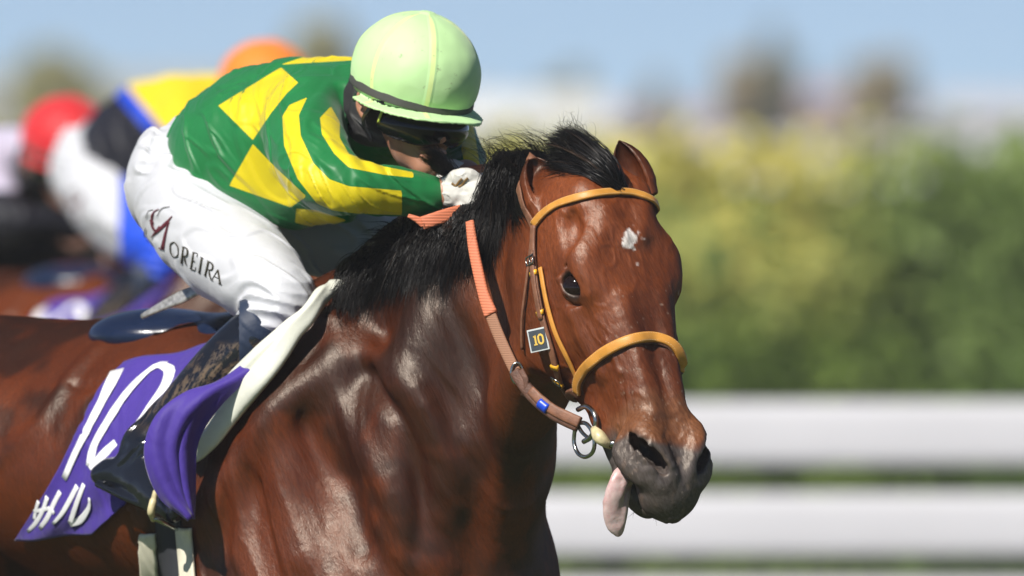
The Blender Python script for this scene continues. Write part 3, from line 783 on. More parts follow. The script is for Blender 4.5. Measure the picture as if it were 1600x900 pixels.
def hand_chains(s):
    """(palm ellipsoids, finger chains) of the near (s=0) and far (s=1) hand, closed over the rein and mane"""
    if s == 0:
        palm = [C(700,302,.400,.024), C(716,300,.392,.027), C(727,298,.390,.025)]
        fing = [[C(727,283,.385,.0125), C(742,286,.372,.0115), C(749,302,.378,.0105), C(741,316,.392,.0095)],
                [C(728,294,.378,.0125), C(744,299,.362,.0115), C(750,316,.368,.0105), C(740,328,.384,.0095)],
                [C(724,306,.378,.0120), C(740,314,.362,.0112), C(745,332,.368,.0100), C(737,344,.382,.0088)],
                [C(718,317,.382,.0112), C(732,327,.368,.0102), C(737,342,.374,.0092), C(741,356,.382,.0075)]]
        thumb = [C(704,288,.392,.013), C(716,279,.376,.0125), C(731,276,.370,.0115), C(742,281,.374,.0100)]
    else:
        palm = [C(728,278,.480,.024), C(716,284,.465,.026), C(706,290,.455,.024)]
        fing = [[C(702,276,.45,.012), C(690,276,.435,.011), C(684,288,.44,.010), C(690,298,.452,.009)],
                [C(704,286,.445,.012), C(692,288,.428,.011), C(686,300,.434,.010), C(693,309,.447,.009)],
                [C(707,295,.445,.0118), C(697,300,.428,.0105), C(692,311,.434,.0095), C(699,319,.446,.0085)],
                [C(712,302,.45,.011), C(704,309,.435,.0098), C(700,319,.44,.009), C(706,327,.45,.008)]]
        thumb = [C(722,270,.47,.0125), C(710,264,.455,.0115), C(698,263,.447,.0105), C(689,267,.445,.0095)]
    return palm, fing, thumb
def hands_into(F, grow=0.0, k=.010):
    for s in (0, 1):
        palm, fing, thumb = hand_chains(s)
        F.chain([t[:3] + (t[3] + grow,) for t in palm], .02)
        for f in fing + [thumb]: F.chain([t[:3] + (t[3] + grow,) for t in f], .006)

def J(n): return n
def folds(p, lst):
    """soft creases: each entry (points, radius of influence, depth)"""
    out = np.zeros(len(p))
    for A, B, w_, dep in lst:
        ab = B - A; h = np.clip((p - A) @ ab / (ab @ ab), 0, 1); d = np.linalg.norm(p - A - h[:, None] * ab, axis=1)
        out += dep * np.exp(-(d / w_) ** 2) * np.sin(np.pi * np.clip(h, .08, .92))
    return out
def jersey_field():
    F = Field()
    F.chain([C(340,244,.95,.058), C(355,237,.92,.085), C(392,229,.86,.103), C(462,219,.79,.108), C(535,206,.71,.096), C(580,184,.66,.070)], .03, n=LS, sq=.80, m=40)
    F.chain([C(345,214,1.00,.044), C(380,184,.93,.066), C(455,158,.86,.062), C(540,146,.79,.050)], .06, m=26)      # the back
    F.chain([C(330,285,.85,.045), C(400,300,.78,.055), C(480,305,.72,.050), C(530,310,.66,.040)], .06, m=20)                # belly of the shirt
    # near sleeve
    F.chain([C(497,178,.66,.080), C(476,198,.58,.070), C(486,240,.47,.064), C(512,278,.39,.054), C(548,292,.355,.045), C(600,298,.37,.039), C(640,303,.385,.034)], .03, m=44)
    F.chain([C(637,303,.384,.0335), C(645,304,.387,.0345), C(668,305,.394,.0300), C(684,304,.399,.0245)], .004, m=12)      # ribbed cuff
    # far sleeve
    F.chain([C(590,175,.78,.070), C(645,190,.86,.060), C(690,206,.76,.046), C(716,236,.66,.038), C(726,258,.55,.032), C(728,268,.51,.028)], .03, m=36)
    # collar
    F.chain([C(556,150,.69,.058), C(566,172,.63,.060)], .02)
    F.cap(P(600,150,.60), P(640,140,.50), .052, .055, .01, 's')
    # hollow sleeve end
    F.cap(P(680,303.5,.398), P(700,303,.405), .0215, .0215, .003, 's')
    def wr(p):
        a = noise(np.stack([(p @ nrm([.8,-.5,-.3])) * 9, (p @ nrm([.3,.2,.9])) * 22, p[:, 1] * 10], 1), 31)
        b = 1 - np.abs(noise(np.stack([(p @ nrm([.7,-.3,.6])) * 26, (p @ nrm([-.5,.1,.85])) * 9, p[:, 1] * 12], 1), 33))
        arm = sstep(.09, .05, np.linalg.norm(p - P(545,290,.37), axis=1))
        c = np.sin((p @ nrm([.75,.45,.4])) * 190 + 4 * noise(p * 14, 36)) * arm
        b2 = 1 - np.abs(noise(np.stack([(p @ nrm([.6,-.3,.7])) * 44 + 2 * noise(p * 9, 37), (p @ nrm([-.6,.1,.8])) * 13, p[:, 1] * 16], 1), 38))
        return -.0022 * a - .0018 * sstep(.72, 1, b2) - .0030 * sstep(.75, 1, b) - .0016 * c
    F.disp(wr)
    L = []
    for x, w_, d in [((285,262,.86, 465,232,.67), .006, .0035), ((470,225,.56, 430,290,.67), .012, .004), ((528,250,.40, 600,268,.35), .007, .004),
                     ((520,262,.38, 600,288,.335), .006, .004), ((500,300,.33, 560,318,.34), .007, .004), ((560,110,.70, 470,118,.72), .012, .006),
                     ((510,150,.60, 548,215,.55), .012, .007), ((430,150,.66, 425,260,.64), .010, .006), ((300,200,.88, 330,300,.82), .012, .004)]:
        px, py, y, qx, qy, z = x; L.append((P(px,py,y), P(qx,qy,z), w_, d))
    F.disp(lambda p: folds(p, L))
    return F
def breech_field():
    F = Field()
    F.chain([C(328,262,1.02,.090), C(300,285,.98,.101)], .03, n=LS, sq=.82)
    F.chain([C(294,292,.93,.093), C(311,335,.84,.091), C(350,385,.76,.085), C(400,430,.68,.072), CL(434,462,.62,.056), CL(440,478,.61,.050)], .04, m=34)
    F.chain([CL(436,468,.615,.053), CL(420,500,.63,.050), CL(398,528,.645,.046)], .012, m=14)
    F.chain([C(330,285,1.10,.095), C(420,330,1.06,.085), C(520,366,1.00,.074), C(600,398,.95,.066), C(640,425,.93,.058)], .04, m=24)
    F.chain([C(642,428,.93,.056), C(610,470,.97,.050), C(575,515,1.02,.045)], .012, m=12)
    F.cap(P(330,225,1.0), P(380,190,.95), .070, .085, .01, 's')
    def wr(p):
        kn = sstep(.10, .03, np.linalg.norm(p - P(425,495,.60), axis=1))
        c = 1 - np.abs(np.sin((p @ nrm([.35,.1,.93])) * 120 + 3.5 * noise(p * 11, 41)))
        wa = sstep(.13, .05, np.linalg.norm((p - P(285,235,.92)) * [1,.7,1], axis=1))
        c2 = np.sin((p @ nrm([.9,.2,-.4])) * 160 + 4 * noise(p * 10, 43))
        a = noise(np.stack([(p @ nrm([.6,-.3,-.7])) * 7, (p @ nrm([.6,.3,.7])) * 20, p[:, 1] * 8], 1), 44)
        c3 = 1 - np.abs(noise(np.stack([(p @ nrm([.6,-.3,-.7])) * 14, (p @ nrm([.6,.3,.7])) * 46, p[:, 1] * 14], 1), 45))
        return .0085 * kn * (1 - c) - .0050 * wa * c2 - .0024 * a - .0034 * sstep(.72, 1, c3)
    F.disp(wr)
    L = []
    for x, w_, d in [((290,262,.86, 345,330,.74), .005, -.003), ((345,330,.74, 425,410,.62), .005, -.003), ((225,372,.86, 300,425,.77), .006, .003),
                     ((310,440,.74, 372,440,.66), .005, -.004), ((345,362,.70, 330,405,.70), .006, .003), ((395,420,.62, 370,470,.66), .006, .005),
                     ((455,400,.60, 480,470,.60), .010, .004)]:
        px, py, y, qx, qy, z = x; L.append((P(px,py,y), P(qx,qy,z), w_, d))
    F.disp(lambda p: folds(p, L))
    return F
def boot_field(near=True):
    F = Field(); 
    if near: c = CL
    else: c = MC
    F.chain([c(402,524,.640,.047), c(392,536,.650,.050), c(345,582,.69,.050), c(300,630,.73,.047), c(262,668,.765,.041), c(236,698,.785,.036)], .02, m=30)
    F.chain([c(158,742,.82,.018), c(180,738,.81,.028), c(210,745,.79,.034), c(240,762,.75,.033), c(262,786,.70,.025), c(270,800,.68,.018)], .02, m=22)   # foot
    F.cap(np.array(c(152,757,.80,0)[:3]), np.array(c(264,806,.69,0)[:3]), .006, .007, .006)
    F.chain([c(228,702,.785,.034), c(232,725,.77,.034), c(240,750,.75,.030), c(255,775,.72,.026)], .025, m=14)     # instep to toe
    if near:
        A, B = P(420,502,.62), P(395,528,.64)
    def wr(p):
        an = sstep(.11, .04, np.linalg.norm(p - np.array(c(235,690,.77,0)[:3]), axis=1))
        q = 1 - np.abs(noise(np.stack([(p @ nrm([.7,.2,.7])) * 16, (p @ nrm([-.6,.3,.7])) * 34, p[:, 1] * 16], 1), 51))
        a = noise(p * 16, 52)
        return an * (-.0075 * sstep(.55, 1, q) + .003) - .0018 * a
    F.disp(wr)
    return F
def helmet_field():
    F = Field()
    F.ell(KW(-.004, 0, .002), (.114, .1005, .098), KR, 0)
    F.custom(lambda p: -(KLoc(p) @ nrm([.10, 0, 1]) + .044), HC, 9, .004, 'i')
    F.ell(KW(-.004, 0, .0), (.104, .0905, .088), KR, .004, 's')
    # peak: thin shell standing forward of the rim
    def peak(p):
        q = KLoc(p); r = np.hypot(q[:, 0] / 1.12, q[:, 1]) ; z = q[:, 2] + .0435 + .12 * q[:, 0] + 1.2 * q[:, 1] ** 2 - .008
        w_ = .1055 + .016 * sstep(.0, .9, q[:, 0] / (np.abs(q[:, 1]) + .06) * .7)
        return np.maximum(np.maximum(np.abs(z) - .0020, (r - w_) * .9), np.maximum(.088 - r, -q[:, 0] - .01))
    F.custom(peak, HC, .16, .004)
    F.ell(KW(0, 0, .099), (.011, .011, .004), KR, .008)      # button on the crown
    def wr(p):
        q = KLoc(p); return -.0012 * noise(q * 26, 63) - .0006 * noise(q * 55, 61) - .0009 * (1 - np.abs(noise(q * np.array([30, 30, 60]), 62))) * sstep(.02, -.03, q[:, 2])
    F.disp(wr)
    return F

# cut of the silks: outlines of the yellow pieces as seen square on to the rider's near side
SILK_Y = [[(341,165),(439,105),(466,129),(448,146),(424,176),(395,219)], [(395,225),(358,290),(454,324),(479,307),(429,260)], [(461,348),(463,326),(493,328),(542,344),(500,358)],
          [(439,101),(500,80),(556,78),(556,94),(468,99)]]
SLEEVE_Y = [[(441,182),(452,164),(480,152),(467,180),(470,212),(490,255),(515,280),(545,291),(628,298),(628,336),(560,334),(520,329),(495,318),(465,280),(444,228)],
            [(517,166),(531,190),(531,215),(545,240),(600,260),(646,269),(646,278),(600,273),(545,262),(522,240),(503,210),(500,184)],
            [(724,190),(740,196),(752,272),(730,272),(721,235)]]
def to_px(V):
    s = CAM_D / (CAM_D + V[:, 1]); return np.stack([800 + V[:, 0] * s * 1000, 450 - (V[:, 2] - CAM_H) * s * 1000], 1)
def silk_sd(V, N):
    q = to_px(V); view = nrm(V - np.array([0, -CAM_D, CAM_H])); fc = (N * view).sum(1)
    armd = np.linalg.norm(V - P(500,250,.44), axis=1)
    d = np.full(len(V), 50.0)
    for p in SILK_Y + SLEEVE_Y: d = np.minimum(d, poly_sd(q, p))
    return np.maximum(d, (fc + .02) * 60)
# ------------------------------------------------------------------ materials in use
m_coat = coat_material('bay_coat'); m_hair = hair_material('black_hair')
def star_ish(*a): pass
def silk_material(name, ground, second, sleeve=None, black=None):
    def cf(m):
        a = m.attr('sd'); f = m.math('LESS_THAN', a, 0.0)
        n = m.noise(11, 3)
        g = m.ramp(n, [(.3, tuple(c * .86 for c in ground)), (.7, ground)]); y = m.ramp(n, [(.3, tuple(c * .92 for c in second)), (.7, second)])
        return m.mix(f, g, y)
    return fabric(name, cf, rough=.46, spec=.42, weave=1100, wr=.2, fold=.22, sheen=.12)
m_silk = silk_material('green_yellow_silk', (.012, .185, .050), (.72, .58, .010))
m_white = fabric('white_breeches', col=(.56, .57, .61), rough=.5, spec=.35, fold=.25)
m_skin = simple('skin', (.42, .20, .125), .42, .5, var=.12, bscale=600, bstr=.15, bdist=.0006)
m_skin.node_tree.nodes['Principled BSDF'].inputs['Subsurface Weight'].default_value = .12
m_skin.node_tree.nodes['Principled BSDF'].inputs['Subsurface Radius'].default_value = (.012, .004, .002)
m_glove = fabric('white_glove', col=(.60, .59, .55), rough=.6, fold=.5, dirt=.30)
m_gum = simple('glove_piping', (.22, .13, .04), .6)
def boot_mat():
    m = M('boot_leather', .16, .6)
    mud = m.math('MULTIPLY', m.ramp(m.noise(95, 6, .75, m.flow(-.74, (1, 1, .35))), [(.47, (0, 0, 0)), (.60, (.9, .9, .9))]), m.attr('mud'))
    m.setc(m.mix(mud, (.008, .010, .016), (.155, .10, .055))); m.rough(mud, .14, .85)
    m.bump(m.noise(45, 4, .6), .35, .004); return m.m
m_boot = boot_mat()
m_navy = fabric('navy_cuff', col=(.014, .026, .058), rough=.55, fold=.4, dirt=.12)
def helmet_mat(name, col, seam):
    m = M(name, .58, .4)
    f = m.math('LESS_THAN', m.attr('sd'), 0.0)
    c = m.mix(f, col, seam)
    sp = m.math('MULTIPLY', m.ramp(m.noise(46, 5, .75), [(.63, (0, 0, 0)), (.68, (1, 1, 1))]), .55)
    m.setc(m.mix(sp, c, (.10, .09, .05))); n1 = m.bump(m.ramp(m.attr('sd'), [(0, (1,1,1)), (.0025, (0,0,0))]), .6, .0012); m.bump(m.noise(900, 2), .25, .0004, n1); m.b.inputs['Sheen Weight'].default_value = .2
    return m.m
m_helm = helmet_mat('lime_helmet_cover', (.50, .76, .36), (.68, .84, .34))
m_black = simple('black_plastic', (.012, .012, .014), .28, .5, bstr=.1)
m_band = simple('charcoal_band', (.065, .065, .060), .6, .4)
def lens_mat():
    m = M('goggle_lens', .12, .35); m.setc((.006, .007, .006)); return m.m
m_lens = lens_mat()
m_orange = simple('tan_yellow_leather', (.60, .27, .045), .45, .45, var=.12, nscale=60, bscale=420, bstr=.3)
m_yloop = simple('yellow_loop', (.78, .42, .02), .4, .5, var=.06)
m_brown = simple('brown_leather', (.20, .085, .045), .5, .45, var=.25, nscale=90, bscale=500, bstr=.4, bdist=.002)
m_dbrown = simple('worn_dark_leather', (.12, .055, .035), .55, .4, var=.3, nscale=90, bscale=400, bstr=.5, bdist=.003)
def rubber(name, col, sc=420):
    m = M(name, .6, .35); wv = m.n('TexWave', wave_type='BANDS', bands_direction='Z'); wv.inputs['Scale'].default_value = sc / 6.28; wv.inputs['Distortion'].default_value = .3
    m.l(m.coord(), wv.inputs['Vector']); m.setc(m.mix(wv.outputs['Fac'], tuple(c * .72 for c in col), col)); m.bump(wv.outputs['Fac'], .5, .001); return m.m
m_coral = rubber('coral_rubber', (.66, .20, .10)); m_web = rubber('tan_web', (.34, .17, .10), 700)
m_blue = simple('blue_tape', (.01, .06, .55), .35, .5)
m_steel = simple('steel', (.42, .43, .40), .22, .5, metal=1, var=.2, nscale=60)
m_bitguard = simple('yellowed_rubber', (.60, .52, .30), .35, .5, var=.25, nscale=80)
m_purple = fabric('purple_cloth', col=(.058, .030, .27), rough=.62, spec=.3, weave=700, wr=.4, fold=.4, sheen=.25)
m_wprint = simple('white_print', (.80, .80, .82), .5, .4, var=.04, bstr=.1)
m_pad = simple('white_pad', (.70, .71, .62), .42, .45, var=.10, nscale=14, bscale=90, bstr=.2, bdist=.003)
m_girth = simple('white_girth', (.72, .68, .54), .55, .4, var=.12, nscale=40)
m_mesh = simple('dark_webbing', (.03, .032, .038), .7, .3, bscale=800, bstr=.6)
m_saddle = simple('navy_saddle_leather', (.008, .016, .045), .25, .5, var=.3, nscale=12)
m_silver = simple('silvery_tape', (.45, .44, .42), .35, .5, metal=.6, var=.5, nscale=130, bscale=200, bstr=.6)
m_tongue = M('tongue', .35, .5); m_tongue.setc(m_tongue.ramp(m_tongue.noise(60, 5, .65), [(.35, (.50, .30, .29)), (.6, (.62, .46, .44))])); m_tongue.bump(m_tongue.noise(260, 4), .35, .0015)
m_tongue.b.inputs['Subsurface Weight'].default_value = .15; m_tongue.b.inputs['Subsurface Radius'].default_value = (.01, .003, .002); m_tongue = m_tongue.m
def eye_mat():
    m = M('horse_eye', .05, .35); m.setc((.010, .005, .004)); return m.m
m_eye = eye_mat()
m_letter = simple('maroon_ink', (.115, .018, .030), .5, .3, bstr=0); m_letterd = simple('dark_olive_ink', (.035, .030, .016), .5, .3, bstr=0)
m_gold = simple('gold_figure', (.75, .50, .10), .4, .5, bstr=0); m_plate = simple('grey_plate', (.055, .065, .08), .35, .5); m_rimw = simple('pale_rim', (.55, .58, .58), .3, .5)
m_whip = m_silver

# ------------------------------------------------------------------ hair
def strands(name, S, r, mat, parent=None, sides=3):
    """S (n, m, 3) strand points, r (n,) root radius"""
    S = np.asarray(S, float); n, m, _ = S.shape; T = nrm(np.gradient(S, axis=1))
    a = np.broadcast_to(np.array([.31, .85, .42]), T.shape); N = nrm(np.cross(T, a)); B = np.cross(T, N)
    tt = np.linspace(0, 1, m); rad = np.asarray(r)[:, None] * (1 - tt ** 2.2 * .9)[None]
    th = np.linspace(0, 2 * np.pi, sides, endpoint=False)
    V = (S[:, :, None] + rad[:, :, None, None] * (np.cos(th)[None, None, :, None] * N[:, :, None] + np.sin(th)[None, None, :, None] * B[:, :, None])).reshape(-1, 3)
    idx = np.arange(n * m * sides).reshape(n, m, sides); nx = np.roll(idx, -1, 2)
    Q = np.stack([idx[:, :-1], nx[:, :-1], nx[:, 1:], idx[:, 1:]], -1).reshape(-1, 4)
    sv = np.repeat(rng.random(n), m * sides)
    return mesh_obj(name, V, Q, mat, parent, floats={'sv': sv})
def guided(G, n, m, spread, jit, wave=.0, field=None, clear=.004, lenj=.25, clump=1.0, push=4):
    """strands blended between neighbouring guide curves G (k, p, 4): px, py, depth"""
    G = [spline(np.array([P(*q) for q in g]), m) for g in G]; G = np.array(G); k = len(G)
    u = np.sort(rng.random(n)) * (k - 1); i = np.minimum(u.astype(int), k - 2); f = (u - i)[:, None, None]
    S = G[i] * (1 - f) + G[i + 1] * f; t = np.linspace(0, 1, m)[None, :, None]
    # shorten / lengthen
    L = 1 - lenj * rng.random(n)
    ti = np.linspace(0, 1, m)[None] * L[:, None] * (m - 1); a = np.minimum(ti.astype(int), m - 2); fr = (ti - a)[..., None]
    ar = np.arange(n)[:, None]; S = S[ar, a] * (1 - fr) + S[ar, a + 1] * fr
    cl = np.stack([noise(np.stack([u * 9, u * 0 + c, u * 0], 1), 70 + c) for c in range(3)], 1)
    S = S + (cl * jit * clump)[:, None, :] * t ** 1.2
    S = S + rng.normal(0, spread, (n, 1, 3)) + rng.normal(0, jit * .45, (n, 1, 3)) * t ** 1.3
    ph = rng.random((n, 1)) * 6.28 + cl[:, :1] * 5; am = wave * (.3 + rng.random((n, 1)))
    wv = np.sin(np.linspace(0, 9, m)[None] + ph) * am * np.linspace(0, 1, m)[None]
    S[..., 2] += wv; S[..., 0] += np.cos(np.linspace(0, 7, m)[None] + ph * 1.3) * am * np.linspace(0, 1, m)[None]
    if field is not None:
        p = S.reshape(-1, 3)
        for _ in range(push):
            d = field(p, cull=False); bad = d < clear
            if not bad.any(): break
            g = nrm(field.grad(p[bad], .003)); p[bad] += g * (clear - d[bad])[:, None]
        S = p.reshape(S.shape)
        S[:, 1:-1] = S[:, 1:-1] * .5 + (S[:, :-2] + S[:, 2:]) * .25
    return S

# ------------------------------------------------------------------ cloth lying on a body
def patch(field, left, right, nu, nv, off=.004, th=.004, shape=None, depth=None, smooth=0):
    """sheet between two edge curves (photo pixels) draped on field. returns V, F, grid of top points, normals"""
    Lc = spline(np.array(left, float), nv); Rc = spline(np.array(right, float), nv); u = np.linspace(0, 1, nu)
    G = Lc[:, None] * (1 - u)[None, :, None] + Rc[:, None] * u[None, :, None]
    nsm = smooth
    if depth is None:
        q, n = field.hit(G[..., 0].ravel(), G[..., 1].ravel())
    else:
        y = depth(np.broadcast_to(u[None], (nv, nu)), np.broadcast_to(np.linspace(0, 1, nv)[:, None], (nv, nu)))
        q = np.array([P(a, b, c) for a, b, c in zip(G[..., 0].ravel(), G[..., 1].ravel(), y.ravel())])
        g = q.reshape(nv, nu, 3); n = nrm(np.cross(np.gradient(g, axis=1), np.gradient(g, axis=0)).reshape(-1, 3)); n[n[:, 1] > 0] *= -1
    q = q.reshape(nv, nu, 3); n = n.reshape(nv, nu, 3)
    if nsm:
        y = q[..., 1].copy(); y[y > 1.5] = np.median(y)
        for _ in range(nsm):
            z = np.pad(y, 1, mode='edge'); ya = (z[:-2, 1:-1] + z[2:, 1:-1] + z[1:-1, :-2] + z[1:-1, 2:]) / 4; y = np.minimum(ya, q[..., 1]) if False else ya
        y = y - max(0, float((y - q[..., 1]).max())) * .5
        q = np.array([P(a, b, c) for a, b, c in zip(G[..., 0].ravel(), G[..., 1].ravel(), y.ravel())]).reshape(nv, nu, 3)
        n = nrm(np.cross(np.gradient(q, axis=1), np.gradient(q, axis=0))); n[n[..., 1] > 0] *= -1
    for _ in range(2):
        n[1:-1, 1:-1] = nrm(n[1:-1, 1:-1] * 2 + n[:-2, 1:-1] + n[2:, 1:-1] + n[1:-1, :-2] + n[1:-1, 2:])
    U, W = np.meshgrid(np.linspace(0, 1, nu), np.linspace(0, 1, nv)); h = np.zeros((nv, nu)) if shape is None else shape(U, W)
    top = q + n * (off + th + h)[..., None]; bot = top - n * th if shape is not None else q + n * off
    V = np.vstack([top.reshape(-1, 3), bot.reshape(-1, 3)]); K = nu * nv; id_ = np.arange(K).reshape(nv, nu); F = []
    a, b, c, d = id_[:-1, :-1].ravel(), id_[:-1, 1:].ravel(), id_[1:, 1:].ravel(), id_[1:, :-1].ravel()
    F += list(zip(a, d, c, b)); F += list(zip(a + K, b + K, c + K, d + K))
    ring = list(id_[0, :]) + list(id_[1:, -1]) + list(id_[-1, -2::-1]) + list(id_[-2:0:-1, 0])
    for i in range(len(ring)):
        p, r_ = ring[i], ring[(i + 1) % len(ring)]; F.append((p, r_, r_ + K, p + K))
    return V, [tuple(int(x) for x in f) for f in F], top, n
class Sheet:
    """lookup: photo pixel -> point on a draped sheet"""
    def __init__(s, top, n):
        s.t = top.reshape(-1, 3); s.n = n.reshape(-1, 3); s.q = to_px(s.t)
    def at(s, px, py, off):
        out = []; nn = []
        for a, b in zip(np.ravel(px), np.ravel(py)):
            d = np.hypot(s.q[:, 0] - a, s.q[:, 1] - b); i = np.argsort(d)[:6]
            A = np.column_stack([np.ones(6), s.q[i] - [a, b]]); w_ = np.exp(-d[i] / 6); c = np.linalg.lstsq(A * w_[:, None], s.t[i, 1] * w_, rcond=None)[0][0]
            c = min(max(c, s.t[i, 1].min() - .01), s.t[i, 1].max() + .01)
            n = nrm((s.n[i] * w_[:, None]).sum(0)); out.append(P(a, b, c) + n * off); nn.append(n)
        return np.array(out), np.array(nn)
def draw_strokes(mb, strokes, at, width, off=.0012, th=.0008):
    for st in strokes:
        pts = st[0] if isinstance(st, tuple) else st; wv = st[1] if isinstance(st, tuple) else width
        c = spline(np.array(pts, float), max(4, int(3 * len(pts)))) if len(pts) > 2 else spline(np.array(pts, float), 5)
        q, n = at(c[:, 0], c[:, 1], off); wd = np.interp(np.linspace(0, 1, len(c)), np.linspace(0, 1, len(np.atleast_1d(wv))), np.atleast_1d(wv)) / 1000
        mb.ribbon(q, n, np.maximum(wd, .0006), th)
    return mb
# ------------------------------------------------------------------ horse, with its eyes, tongue, mane and forelock
GROUND = 0.0
base_h = (float(BW(-.3,0,0)[0]), float(BW(-.3,0,0)[1]), 0.0)
horse = thing('horse', base_h, 'glossy dark bay racehorse with a small white star and its tongue hanging out', 'horse', 'racehorses galloping in a field')
HV, HQ, HN = horse_mesh(*RES_H)
body = mesh_obj('body', HV, HQ, m_coat, horse, normals=HN, cols={'pig': pigment(HV)})
def uvs(c, r, ax=None, nu=28, nv=18):
    th = np.linspace(0, np.pi, nv); ph = np.linspace(0, 2 * np.pi, nu, endpoint=False); V = [[0, 0, 1]]
    for t in th[1:-1]: V += [[math.sin(t) * math.cos(p), math.sin(t) * math.sin(p), math.cos(t)] for p in ph]
    V += [[0, 0, -1]]; F = [(0, 1 + k, 1 + (k + 1) % nu) for k in range(nu)]
    for i in range(nv - 3):
        for k in range(nu): a = 1 + i * nu; F.append((a + k, a + nu + k, a + nu + (k + 1) % nu, a + (k + 1) % nu))
    l = len(V) - 1; a = l - nu; F += [(l, a + (k + 1) % nu, a + k) for k in range(nu)]
    V = np.array(V) * np.broadcast_to(r, (3,)); V = V @ (np.eye(3) if ax is None else np.asarray(ax)) + np.asarray(c)
    return V, F
for s in (-1, 1):
    c = HWn(np.array(EYE_C) * [1, s, 1] + nrm(np.array(EYE_AX) * [1, s, 1]) * -.0025)
    MB().add(*uvs(c, EYE_R)).build('eye', m_eye, horse)
# tongue lolling out of the near corner of the mouth
TF = Field(); 
def TP(px, py, y, r): return C(px, py, y, r)
ty = float(HW(.50, -.03, -.09)[1])
TF.chain([TP(992,736,ty+.01,.014), TP(974,742,ty-.020,.0150), TP(963,764,ty-.028,.0155), TP(956,792,ty-.024,.0148), TP(959,818,ty-.016,.0128), TP(965,832,ty-.012,.0070)], .004, n=nrm([.25, -.95, .1]), sq=1.9, m=40)
TF.chain([TP(982,752,ty-.006,.006), TP(976,785,ty-.012,.007), TP(972,806,ty-.012,.008), TP(968,822,ty-.012,.007)], .012, m=20)
TF.chain([TP(972,752,ty-.036,.002), TP(966,778,ty-.045,.0032), TP(964,805,ty-.040,.0025), TP(966,820,ty-.030,.001)], .008, 's', m=20)
TF.disp(lambda p: -.0007 * noise(p * 120, 91))
tv, tq = surface_nets(TF, P(940,850,ty)-.06, P(1000,730,ty)+.06, .0022)
mesh_obj('tongue', tv, tq, m_tongue, horse, normals=nrm(TF.grad(tv, .001)))
# whiskers
wl = []
for k in range(46):
    a = rng.uniform(.50, .57); l = rng.uniform(-.04, .04); u = rng.choice([-.125, -.06, -.09]); q, n = HF_.near(HW(a, l, u), 4); d = nrm(n[0] + rng.normal(0, .35, 3) + HF * .3)
    L = rng.uniform(.006, .022); t = np.linspace(0, 1, 6)[:, None]; wl.append(q[0] + d * t * L + np.array([0, 0, -.3 * L]) * t ** 2)
tag(strands('whiskers', wl, np.full(len(wl), .00028), m_hair, horse), kind='stuff')
# eyelashes of both eyes
for s in (-1, 1):
    wl = []
    for k in range(26):
        ax = nrm(np.array(EYE_AX) * [1, s, 1]); t_ = nrm(np.array([1, -.1 * s, .35]) - ax * np.dot(ax, [1, -.1 * s, .35])); b_ = np.cross(ax, t_); up = 1 if b_[2] > 0 else -1
        x = -.012 + .028 * k / 25; p0 = np.array(EYE_C) * [1, s, 1] + t_ * x + b_ * (.0185 - 25 * (x - .004) ** 2) * up + ax * .022
        t = np.linspace(0, 1, 6)[:, None]; L = .012; wl.append(HWn(p0 + (ax * .9 + b_ * up * .15 - t_ * .1) * L * t + b_ * -up * .006 * t ** 2))
    strands('eyelashes', wl, np.full(len(wl), .0004), m_hair, horse)

# mane guides, poll to withers: photo px, py, depth
MG = [
 [(882,288,.30),(852,252,.30),(826,246,.29),(817,292,.26),(828,346,.20)],
 [(850,296,.33),(820,250,.31),(794,262,.29),(786,310,.27),(794,350,.26)],
 [(820,306,.36),(792,250,.33),(772,276,.29),(766,330,.27),(772,374,.26)],
 [(800,318,.38),(786,256,.35),(778,298,.32),(766,354,.29),(760,408,.28)],
 [(786,322,.39),(780,284,.37),(774,324,.35),(762,384,.31),(754,438,.29)],
 [(738,348,.45),(733,338,.43),(726,366,.385),(714,410,.35),(706,452,.35)],
 [(700,374,.51),(690,352,.48),(674,378,.43),(660,424,.41),(656,468,.41)],
 [(660,398,.57),(644,378,.53),(628,400,.475),(612,440,.46),(606,482,.47)],
 [(615,428,.63),(592,400,.58),(572,418,.53),(562,458,.53),(560,490,.55)],
 [(575,455,.70),(556,432,.65),(540,444,.62),(530,470,.61),(534,500,.62)]]
def lay(G, i0=2):
    out = []
    for gd in G:
        q, _ = HF_.hit([p[0] for p in gd], [p[1] for p in gd])
        out.append([p if (i < i0 or q[i][1] > 1.2) else (p[0], p[1], float(q[i][1]) - .012 - .006 * (len(gd) - 1 - i)) for i, p in enumerate(gd)])
    return out
MG = lay(MG[:1], 4) + lay(MG[1:])
A1 = guided(MG, N_MANE, 16, .006, .026, .005, HF_, .004)
MG2 = [[(g[0][0]+6,g[0][1]-4,g[0][2]),(g[1][0]+4,g[1][1]+14,g[1][2]+.01),(g[2][0]+8,g[2][1]+8,g[2][2]+.03),(g[3][0],g[3][1],g[3][2]+.03),(g[4][0],g[4][1]-14,g[4][2]+.02)] for g in MG]
A2 = guided(MG2, N_MANE // 3, 12, .006, .014, .002, HF_, .004)
mane = strands('mane', np.concatenate([A1[:, :12], A1[:, :12]][:1] + []), rng.uniform(.0006, .0012, len(A1)), m_hair, horse) if False else None
